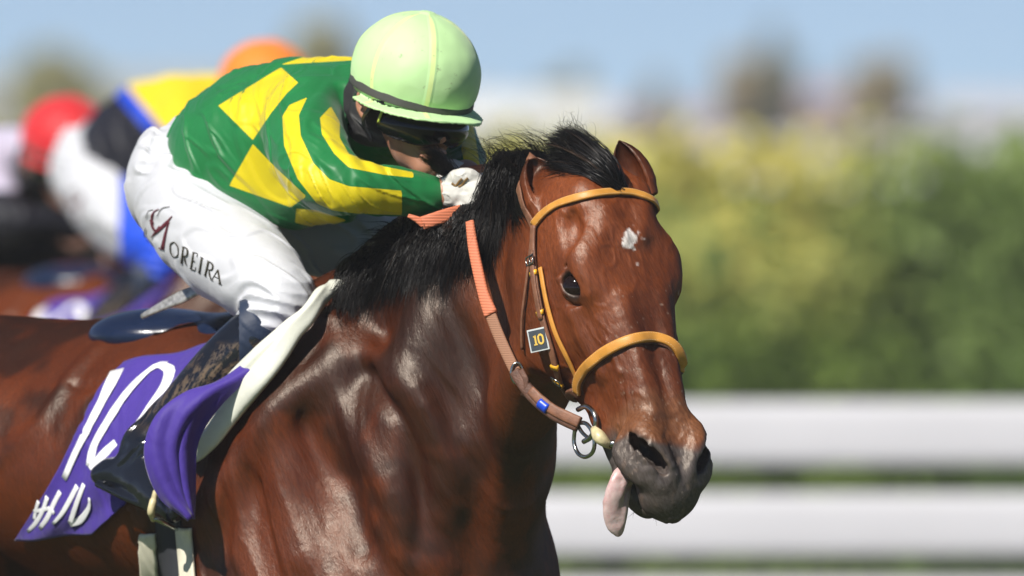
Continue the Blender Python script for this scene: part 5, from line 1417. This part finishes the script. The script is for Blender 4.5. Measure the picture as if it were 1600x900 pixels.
Vp, Fp, topp, np_ = patch(HF_, [(528,452),(490,500),(455,524),(414,556),(369,599),(331,642),(308,688),(304,724)], [(547,450),(508,494),(476,526),(452,564),(424,606),(386,648),(345,695),(308,729)], 30, 60, .009, .008,
    shape=lambda U, W: .016 * np.sin(np.pi * np.clip(U, .0, 1)) ** .7 * sstep(0, .12, W) * sstep(1.0, .86, W) + .006 - .007 * np.exp(-((U - .62) / .06) ** 2) * sstep(.3, .5, W), smooth=14)
mesh_obj('padding', Vp, Fp, m_pad, pad)
for mat, L, R_, th, nm in ((m_girth, [(222,832),(222,870),(228,960),(245,1090)], [(247,832),(249,870),(256,960),(275,1090)], .005, 'girth'), (m_girth, [(281,824),(283,860),(290,960),(310,1090)], [(303,824),(306,860),(316,960),(340,1090)], .005, 'girth'), (m_mesh, [(240,740),(246,830),(258,960),(277,1090)], [(286,740),(284,830),(294,960),(314,1090)], .003, 'surcingle')):
    V, F, t_, n_ = patch(HF_, L, R_, 10, 44, .004 if nm == 'girth' else .001, th, shape=lambda U, W: .002 * np.sin(np.pi * U)); o = mesh_obj(nm, V, F, mat, saddle)
# stirrup iron under the near foot and its leather
tr = P(246, 794, .535); k = MB()
sp_ = [P(240,748,.55), P(252,770,.535), P(258,795,.53), P(252,812,.53), P(238,812,.56), P(228,795,.58), P(230,770,.575), P(240,748,.55)]
st = thing('stirrup', tuple(P(240,760,.55)), 'pale stirrup iron under the sole of the muddy near boot', 'stirrup')
MB().tube(spline(np.array([P(243,768,.525), P(239,785,.515), P(236,800,.515), P(240,812,.53)]), 14), [.0045]*4+[.0062]*6+[.005]*4, 10).build('iron', m_bitguard, st)
MB().tube(spline(np.array([P(240,810,.525), P(252,815,.53), P(266,822,.55), P(272,826,.58)]), 14), .0075, 10, flat=.5).build('tread', m_steel, st)
MB().ribbon(spline(np.array([P(243,770,.53), P(262,735,.56), P(285,690,.585)]), 14), np.tile([-.7,-.7,0.], (14, 1)), .012, .003).build('leather', m_mesh, st)
# whip held low behind the thigh
wh = thing('whip', tuple(P(300,460,.78)), 'speckled silvery riding whip showing under the white breeches', 'whip')
MB().ribbon(spline(np.array([P(312,452,.84), P(285,464,.86), P(255,478,.88), P(222,495,.90)]), 20), np.tile([-.3,-.9,.3], (20, 1)), np.interp(np.linspace(0,1,20), [0,.3,1], [.017,.022,.008]), .004).build('flap', m_whip, wh)
MB().tube(spline(np.array([P(312,452,.84), P(350,430,.86), P(420,395,.88)]), 14), .006, 10).build('shaft', m_black, wh)
# ------------------------------------------------------------------ the two horses and riders behind: copies of things and parts, other colours
RT = [o for o in (horse, rider, bridle, reins, saddle, cloth, pad)]
def kids(o): return [c for c in scene.collection.objects if c.parent == o]
def copy_tree(o, par, swap, delta=None):
    c = o.copy(); scene.collection.objects.link(c)
    if par is not None: c.parent = par; c.matrix_parent_inverse = o.matrix_parent_inverse.copy()
    if delta is not None: c.location = Vector(o.location) + Vector(delta)
    if c.type == 'MESH' and c.data.materials:
        m = swap.get((o.name.split('.')[0], ), swap.get(c.data.materials[0].name))
        if m is not None: c.material_slots[0].link = 'OBJECT'; c.material_slots[0].material = m
    for ch in kids(o): copy_tree(ch, c, swap)
    return c
def silk_zones(name, stops, axis):
    m = M(name, .5, .4); sx = m.n('SeparateXYZ'); m.l(m.n('TexCoord').outputs['Object'], sx.inputs[0])
    v = m.math('ADD', m.math('MULTIPLY', sx.outputs[0], axis[0]), m.math('MULTIPLY', sx.outputs[2], axis[1])); r = m.n('ValToRGB'); r.color_ramp.interpolation = 'CONSTANT'; e = r.color_ramp.elements
    while len(e) < len(stops): e.new(.5)
    for q, (p, c) in zip(e, stops): q.position = p; q.color = (*c, 1)
    m.l(m.math('ADD', v, axis[2]), r.inputs[0]); m.setc(r.outputs[0]); m.bump(m.noise(10, 2), .3, .01); return m.m
m_silk2 = silk_zones('blue_yellow_black_silk', [(0, (.012,.012,.02)), (.40, (.012,.06,.55)), (.44, (.80,.58,.02))], (1.0, .9, -.85 + .35 - .35))
m_silk3 = silk_zones('lavender_black_silk', [(0, (.012,.012,.018)), (.5, (.60,.56,.70))], (0, 1.0, -1.33))
m_br3 = fabric('dark_breeches', col=(.03,.03,.045)); m_br2 = silk_zones('white_breeches_blue_edge', [(0, (.56,.57,.61)), (.5, (.012,.07,.60))], (1.0, 0, .97)); m_h2 = helmet_mat('orange_helmet_cover', (.80, .21, .015), (.80, .24, .02)); m_h3 = helmet_mat('red_helmet_cover', (.58, .012, .02), (.62, .02, .02))
m_coat2 = coat_material('bay_coat_plain', (1.5, 1.6, 1.7)); m_coat3 = coat_material('brown_black_coat', (.30, .42, .60))
HELM = (m_helm.name,)
DEL2 = P(418, 136, 9.0) - HC
DEL3 = P(106, 220, 10.6) - HC
LAB2 = dict(horse='plain bay racehorse mostly hidden behind the lime helmeted rider', person='rider in blue, yellow and black silks with an orange helmet', bridle='bridle on the horse under the orange helmeted rider',
            reins='reins held by the orange helmeted rider', saddle='saddle under the orange helmeted rider', number_cloth='purple number cloth on the horse of the orange helmeted rider', saddle_pad='white pad on the horse of the orange helmeted rider')
LAB3 = dict(horse='dark brown racehorse under the red helmeted rider', person='rider in lavender and black silks with a red helmet at the left edge', bridle='bridle on the dark horse of the red helmeted rider',
            reins='reins held by the red helmeted rider', saddle='saddle under the red helmeted rider', number_cloth='purple number cloth on the dark horse of the red helmeted rider', saddle_pad='white pad on the dark horse of the red helmeted rider')
for dl, lab, sw in ((DEL2, LAB2, {m_silk.name: m_silk2, m_white.name: m_br2, m_helm.name: m_h2, m_coat.name: m_coat2}), (DEL3, LAB3, {m_silk.name: m_silk3, m_helm.name: m_h3, m_coat.name: m_coat3, m_white.name: m_br3, m_coral.name: m_dbrown})):
    for t in RT:
        if t is pad and lab is LAB2: continue
        c = copy_tree(t, None, sw, dl); c['label'] = lab[t.name.split('.')[0]]

# ------------------------------------------------------------------ ground, rails, hedge, trees, buildings
def ground_mat():
    m = M('turf', .85, .2); n = m.noise(.6, 5, .6); f = m.noise(40, 4, .7)
    m.setc(m.mix(m.math('MULTIPLY', f, .6), m.ramp(n, [(.3, (.045,.085,.018)), (.7, (.085,.125,.03))]), (.11,.12,.04))); m.bump(f, .6, .03); return m.m
def sheet(name, x0, x1, y0, y1, z, mat, nx=1, ny=1):
    X, Y = np.meshgrid(np.linspace(x0, x1, nx + 1), np.linspace(y0, y1, ny + 1)); V = np.stack([X.ravel(), Y.ravel(), np.full(X.size, z)], 1); F = []
    for j in range(ny):
        for i in range(nx): a = j * (nx + 1) + i; F.append((a, a + 1, a + nx + 2, a + nx + 1))
    return tag(mesh_obj(name, V, F, mat, smooth=False), kind='structure')
sheet('ground', -2500, 2500, -60, 3000, 0, ground_mat())
m_path = simple('pale_gravel', (.36,.36,.34), .9, .2, nscale=3, bscale=60, bdist=.01); sheet('path', -60, 60, 11.5, 22, .004, m_path)
# grass blades near the horses
gv, gf = [], []
for k in range(9000):
    x, y = rng.uniform(-3, 3), rng.uniform(-3, 9); h = rng.uniform(.04, .10); a = rng.uniform(0, 3.14); w_ = .003; dx, dy = math.cos(a) * w_, math.sin(a) * w_; b = len(gv)
    gv += [(x - dx, y - dy, 0), (x + dx, y + dy, 0), (x + rng.normal(0, .02), y + rng.normal(0, .02), h)]; gf.append((b, b + 1, b + 2))
tag(mesh_obj('grass', gv, gf, simple('grass_blades', (.06,.11,.02), .7, .3, nscale=4, bstr=0), smooth=False), 'short green turf grass under the galloping horses', 'grass', kind='stuff')
m_rail = simple('white_rail_paint', (.53, .53, .56), .5, .5, var=.05, nscale=1.5, bscale=20, bstr=.05)
def rail_fence(y, rows, label):
    t = thing('rail_fence', (0, y, 0), label, 'fence')
    for z0, z1 in rows:
        k = MB(); c = (z0 + z1) / 2; hh = (z1 - z0) / 2; th = np.linspace(0, 2 * np.pi, 20, endpoint=False)
        prof = [(math.copysign(abs(math.cos(a)) ** .6, math.cos(a)) * .035, math.copysign(abs(math.sin(a)) ** .45, math.sin(a)) * hh) for a in th]
        xs = [-34, 34]; V = [(x, y + p[0], c + p[1]) for x in xs for p in prof]; n = len(prof)
        k.add(V, [(i, (i + 1) % n, n + (i + 1) % n, n + i) for i in range(n)] + [tuple(range(n))[::-1], tuple(range(n, 2 * n))]); k.build('rail', m_rail, t)
    for x in np.arange(-32.6, 33, 2.9):
        k = MB(); k.tube(np.array([(x, y + .085, 0), (x, y + .085, rows[0][1] - .03)]), .04, 14); k.build('post', m_rail, t)
        k = MB(); k.box((x, y + .05, rows[0][0] + .05), (.05, .05, .04)); k.build('bracket', simple('teal_bracket', (.10,.25,.25), .5) if x == -32.6 else bpy.data.materials['teal_bracket'], t)
RY = 20.0; zz = lambda py, y: float(P(800, py, y)[2])
rail_fence(RY, [(zz(727, RY), zz(627, RY)), (zz(869, RY), zz(771, RY)), (zz(1010, RY), zz(905, RY))], 'white racecourse rail fence of broad horizontal rails before the hedge')

def leaf_cloud(n, centre, rad, size, flat=None, seed=0, box=False):
    r = np.random.default_rng(seed)
    if box: p = r.uniform(-1, 1, (n, 3)) * rad + centre
    else:
        d = nrm(r.normal(0, 1, (n, 3))); p = centre + d * rad * (r.random((n, 1)) ** .45)
    a = nrm(r.normal(0, 1, (n, 3))); b = nrm(np.cross(a, r.normal(0, 1, (n, 3)))); s = size * r.uniform(.6, 1.3, (n, 1))
    return np.stack([p - a * s, p + b * s * .6, p + a * s, p - b * s * .6], 1)
def leaves_obj(name, Q, mat, parent):
    n = len(Q); o = mesh_obj(name, Q.reshape(-1, 3), np.arange(4 * n).reshape(n, 4), mat, parent, smooth=False); return o
def leaf_mat(name, c0, c1, sc=.5):
    m = M(name, .6, .3); m.setc(m.mix(m.noise(sc * 12, 2), m.ramp(m.noise(sc, 3, .5, m.coord(src='Object')), [(.35, c0), (.65, c1)]), tuple(x * .8 for x in c0)))
    m.b.inputs['Subsurface Weight'].default_value = 0; return m.m
# clipped hedge: sections with their own growth
HY = 46.0; ht = zz(262, HY)
hedge = thing('hedge', (0, HY, 0), 'long clipped green hedge with a yellow green top behind the white rails', 'hedge')
hm = M('hedge_leaves', .6, .3); sx = hm.n('SeparateXYZ'); cc = hm.coord(); hm.l(hm.n('TexCoord').outputs['Object'], sx.inputs[0])
side = hm.ramp(hm.noise(.22, 3, .6, hm.coord((1, .2, .6))), [(.38, (.14,.22,.040)), (.50, (.21,.29,.042)), (.62, (.30,.35,.055))])
young = hm.ramp(hm.noise(.30, 2, .5, hm.coord((1,.2,.3))), [(.40, (.36,.38,.08)), (.60, (.56,.50,.12))])
edge = hm.math('MULTIPLY', hm.ramp(hm.math('ADD', hm.math('MULTIPLY', sx.outputs[2], .5), hm.math('MULTIPLY', hm.noise(.5, 2), .14)), [(.74, (0,0,0)), (1.0, (1,1,1))]), 1.0)
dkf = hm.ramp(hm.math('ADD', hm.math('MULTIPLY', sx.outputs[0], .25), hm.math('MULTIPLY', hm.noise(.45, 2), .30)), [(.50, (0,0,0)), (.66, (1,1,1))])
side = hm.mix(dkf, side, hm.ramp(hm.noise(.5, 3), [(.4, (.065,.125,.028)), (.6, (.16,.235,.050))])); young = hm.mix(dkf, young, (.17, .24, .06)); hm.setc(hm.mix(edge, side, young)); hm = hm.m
r = np.random.default_rng(5); n = 60000; hp = np.stack([r.uniform(-26, 26, n), HY + np.abs(r.normal(0, .10, n)), r.uniform(.02, ht, n)], 1)
hp[:, 1] += .18 * noise(hp * [.9, 0, 1.3], 81); n2 = 16000; tp = np.stack([r.uniform(-26, 26, n2), HY + r.uniform(0, 1.4, n2), ht + np.abs(r.normal(0, .09, n2))], 1); tp[:, 2] += .10 * noise(tp * [.5, .5, 0], 82)
pp = np.vstack([hp, tp]); a = nrm(r.normal(0, 1, pp.shape)); b = nrm(np.cross(a, r.normal(0, 1, pp.shape))); s = r.uniform(.035, .075, (len(pp), 1))
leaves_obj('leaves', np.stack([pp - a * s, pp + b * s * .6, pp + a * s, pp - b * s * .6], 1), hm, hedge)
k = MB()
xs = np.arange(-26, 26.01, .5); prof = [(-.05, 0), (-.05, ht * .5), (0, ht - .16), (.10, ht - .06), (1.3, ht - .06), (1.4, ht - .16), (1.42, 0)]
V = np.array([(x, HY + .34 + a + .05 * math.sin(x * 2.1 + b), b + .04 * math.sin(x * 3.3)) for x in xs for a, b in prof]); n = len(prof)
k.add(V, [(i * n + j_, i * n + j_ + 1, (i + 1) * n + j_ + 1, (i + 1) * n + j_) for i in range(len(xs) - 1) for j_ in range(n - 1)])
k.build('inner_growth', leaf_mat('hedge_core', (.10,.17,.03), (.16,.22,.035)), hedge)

def tree(px0, px1, py_top, py_base, y, col, label, n=2400, seed=1, trunkcol=(.10,.07,.045)):
    c0, c1 = P(px0, py_top, y), P(px1, py_base, y); w_ = (c1[0] - c0[0]) / 2 * 1.2; cx = (c0[0] + c1[0]) / 2; zt, zb = c0[2], c1[2]
    t = thing('tree', (cx, y, 0), label, 'tree', 'trees beyond the course')
    cz = (zt + zb) / 2; rz = (zt - zb) / 2; r_ = np.random.default_rng(seed)
    k = MB(); k.tube(spline(np.array([(cx, y, 0), (cx + .05 * w_, y, zb * .6), (cx - .04 * w_, y, cz)]), 8), np.linspace(.09, .04, 8) * w_, 8)
    for j in range(5):
        a = j * 1.26; k.tube(spline(np.array([(cx, y, zb * .7 + .1 * cz), (cx + math.cos(a) * w_ * .35, y + math.sin(a) * w_ * .35, cz * .95), (cx + math.cos(a) * w_ * .6, y + math.sin(a) * w_ * .6, cz + rz * .4)]), 7), np.linspace(.04, .012, 7) * w_, 6)
    k.build('trunk', simple('bark%d' % seed, trunkcol, .9, .2, nscale=3), t)
    Q = []
    for j in range(11):
        d = nrm(r_.normal(0, 1, 3)) * r_.uniform(.25, .72); cc_ = np.array([cx, y, cz]) + d * [w_, w_, rz]; Q.append(leaf_cloud(n // 11, cc_, np.array([w_, w_, rz]) * r_.uniform(.28, .45), .085 * w_ + .03, seed=seed * 20 + j))
    leaves_obj('crown', np.vstack(Q), leaf_mat('foliage%d' % seed, tuple(c * .8 for c in col), tuple(min(1, c * 1.25) for c in col), .6 / w_), t)
olive, rust, grn = (.38,.36,.18), (.46,.38,.23), (.07,.10,.035)
for i, (a, b, c_, d, y, col, lb) in enumerate([
    (-10, 195, 42, 250, 150, olive, 'broad olive autumn tree above the red helmet at the left edge'),
    (425, 565, -25, 250, 190, olive, 'tall thin olive tree rising behind the green silks'),
    (828, 925, 78, 235, 190, olive, 'small olive tree just right of the lime helmet'),
    (1085, 1215, 80, 235, 210, rust, 'rusty low tree in the middle of the far buildings'),
    (1180, 1262, 15, 240, 230, (.26,.28,.22), 'slender grey green tree between the two rusty trees'),
    (1310, 1445, 72, 225, 200, rust, 'rusty round tree before the pale stand at right'),
    (1000, 1060, 110, 240, 240, rust, 'short rusty tree beyond the hedge near the horse ears')]): tree(a, b, c_, d, y, col, lb, seed=i + 3)
# far wood and low buildings
def block(name, px0, px1, py_top, y, dep, wall, roof, label, cat='building', win=True, pitched=False):
    a, b = P(px0, py_top, y), P(px1, py_top, y); cx = (a[0] + b[0]) / 2; w_ = b[0] - a[0]; H = a[2]
    t = thing(name, (cx, y, 0), label, cat)
    MB().box((cx, y + dep / 2, H * .45), (w_, dep, H * .9)).build('wall', simple(label[:18] + '_wall', wall, .8, .3, var=.06, nscale=.3, bstr=0), t, smooth=False)
    k = MB()
    if pitched: k.add([(cx - w_/2 - .3, y - .4, H*.9), (cx + w_/2 + .3, y - .4, H*.9), (cx + w_/2 + .3, y + dep + .4, H*.9), (cx - w_/2 - .3, y + dep + .4, H*.9), (cx - w_/2 - .3, y + dep/2, H), (cx + w_/2 + .3, y + dep/2, H)], [(0,1,5,4), (2,3,4,5), (0,4,3), (1,2,5), (0,3,2,1)])
    else: k.box((cx, y + dep / 2, H * .95), (w_ + .6, dep + .6, H * .1))
    k.build('roof', simple(label[:18] + '_roof', roof, .7, .3, var=.06, nscale=.3, bstr=0), t, smooth=False)
    if win:
        n = max(2, int(w_ / 5)); mw = bpy.data.materials.get('far_glass') or simple('far_glass', (.12,.16,.20), .15, .6, bstr=0)
        for i in range(n):
            for fl in range(1 if H < 5 else 2):
                z = H * (.42 if H < 5 else (.28, .66)[fl]); MB().box((cx - w_/2 + (i + .5) * w_ / n, y - .03, z), (w_ / n * .55, .08, H * .16)).build('window', mw, t, smooth=False)
pk, wh_, gy = (.50,.36,.38), (.62,.62,.66), (.42,.42,.46)
block('building', 860, 1150, 163, 300, 20, (.52,.50,.52), (.50,.36,.36), 'long low building with a pinkish roof right of the horse ears', pitched=True)
block('building', 1150, 1330, 128, 320, 25, (.50,.40,.42), (.52,.34,.36), 'taller pinkish building in the middle of the skyline', pitched=True)
block('building', 1330, 1500, 172, 290, 20, (.56,.52,.56), (.46,.38,.40), 'low mauve roofed building before the rusty tree at right', pitched=True)
block('building', 1490, 1700, 150, 270, 25, (.64,.64,.68), (.60,.58,.64), 'pale flat roofed building at the right edge')
block('building', 752, 905, 148, 140, 8, (.76,.76,.78), (.80,.80,.80), 'white shed right of the lime helmet', win=False)
block('building', -300, 330, 120, 310, 20, (.46,.46,.42), (.44,.44,.42), 'grey low building behind the riders at left')
block('building', 330, 752, 140, 330, 20, (.44,.46,.50), (.44,.46,.48), 'blue grey building behind the lime helmet')
# hazy wall of white tents / vans between hedge and buildings
for i, (a, b, c_, y) in enumerate([(1500, 1660, 205, 120), (1330, 1490, 215, 125), (1180, 1320, 212, 130), (930, 1080, 214, 122), (600, 752, 200, 128), (1080, 1178, 208, 127)]):
    lbs = ['white marquee at the right edge above the hedge', 'white marquee second from the right edge', 'white marquee in the middle above the hedge', 'white marquee just right of the horse ears', 'white marquee behind the lime helmet', 'small white marquee between two wider ones']
    A, B = P(a, c_, y), P(b, c_, y); w_ = B[0] - A[0]; cx = (A[0] + B[0]) / 2; H = A[2]; t = thing('marquee', (cx, y, 0), lbs[i], 'marquee', 'white marquees beyond the hedge')
    wc = simple('marquee_cloth%d' % i, (.62,.62,.66), .6, .3, var=.05, nscale=.5, bstr=0)
    MB().box((cx, y + 3, H * .38), (w_, 6, H * .76)).build('wall', wc, t, smooth=False)
    MB().add([(cx-w_/2-.2,y-.2,H*.76),(cx+w_/2+.2,y-.2,H*.76),(cx+w_/2+.2,y+6.2,H*.76),(cx-w_/2-.2,y+6.2,H*.76),(cx-w_/4,y+3,H),(cx+w_/4,y+3,H)], [(0,1,5,4),(1,2,5),(2,3,4,5),(3,0,4),(0,3,2,1)]).build('roof', wc, t, smooth=False)
wood = leaf_cloud(9000, np.array([0, 420, 2.2]), np.array([95, 10, 3.4]), .7, seed=77, box=True)
tag(leaves_obj('treeline', wood, leaf_mat('far_wood', (.06,.08,.04), (.13,.12,.06), .05), None), 'far green and brown treeline behind the buildings', 'treeline', kind='stuff')

# ------------------------------------------------------------------ the air
hz = MB().box((0, 160, 24.5), (900, 720, 51)).build('haze', None, None, smooth=False); tag(hz, kind='stuff')
hmx = bpy.data.materials.new('haze_air'); hmx.use_nodes = True; t_ = hmx.node_tree; t_.nodes.remove(t_.nodes['Principled BSDF'])
pv = t_.nodes.new('ShaderNodeVolumePrincipled'); pv.inputs['Color'].default_value = (.97, .98, 1.0, 1); pv.inputs['Density'].default_value = HAZE; pv.inputs['Anisotropy'].default_value = 0.0
t_.links.new(pv.outputs[0], t_.nodes['Material Output'].inputs['Volume']); hz.data.materials.append(hmx)
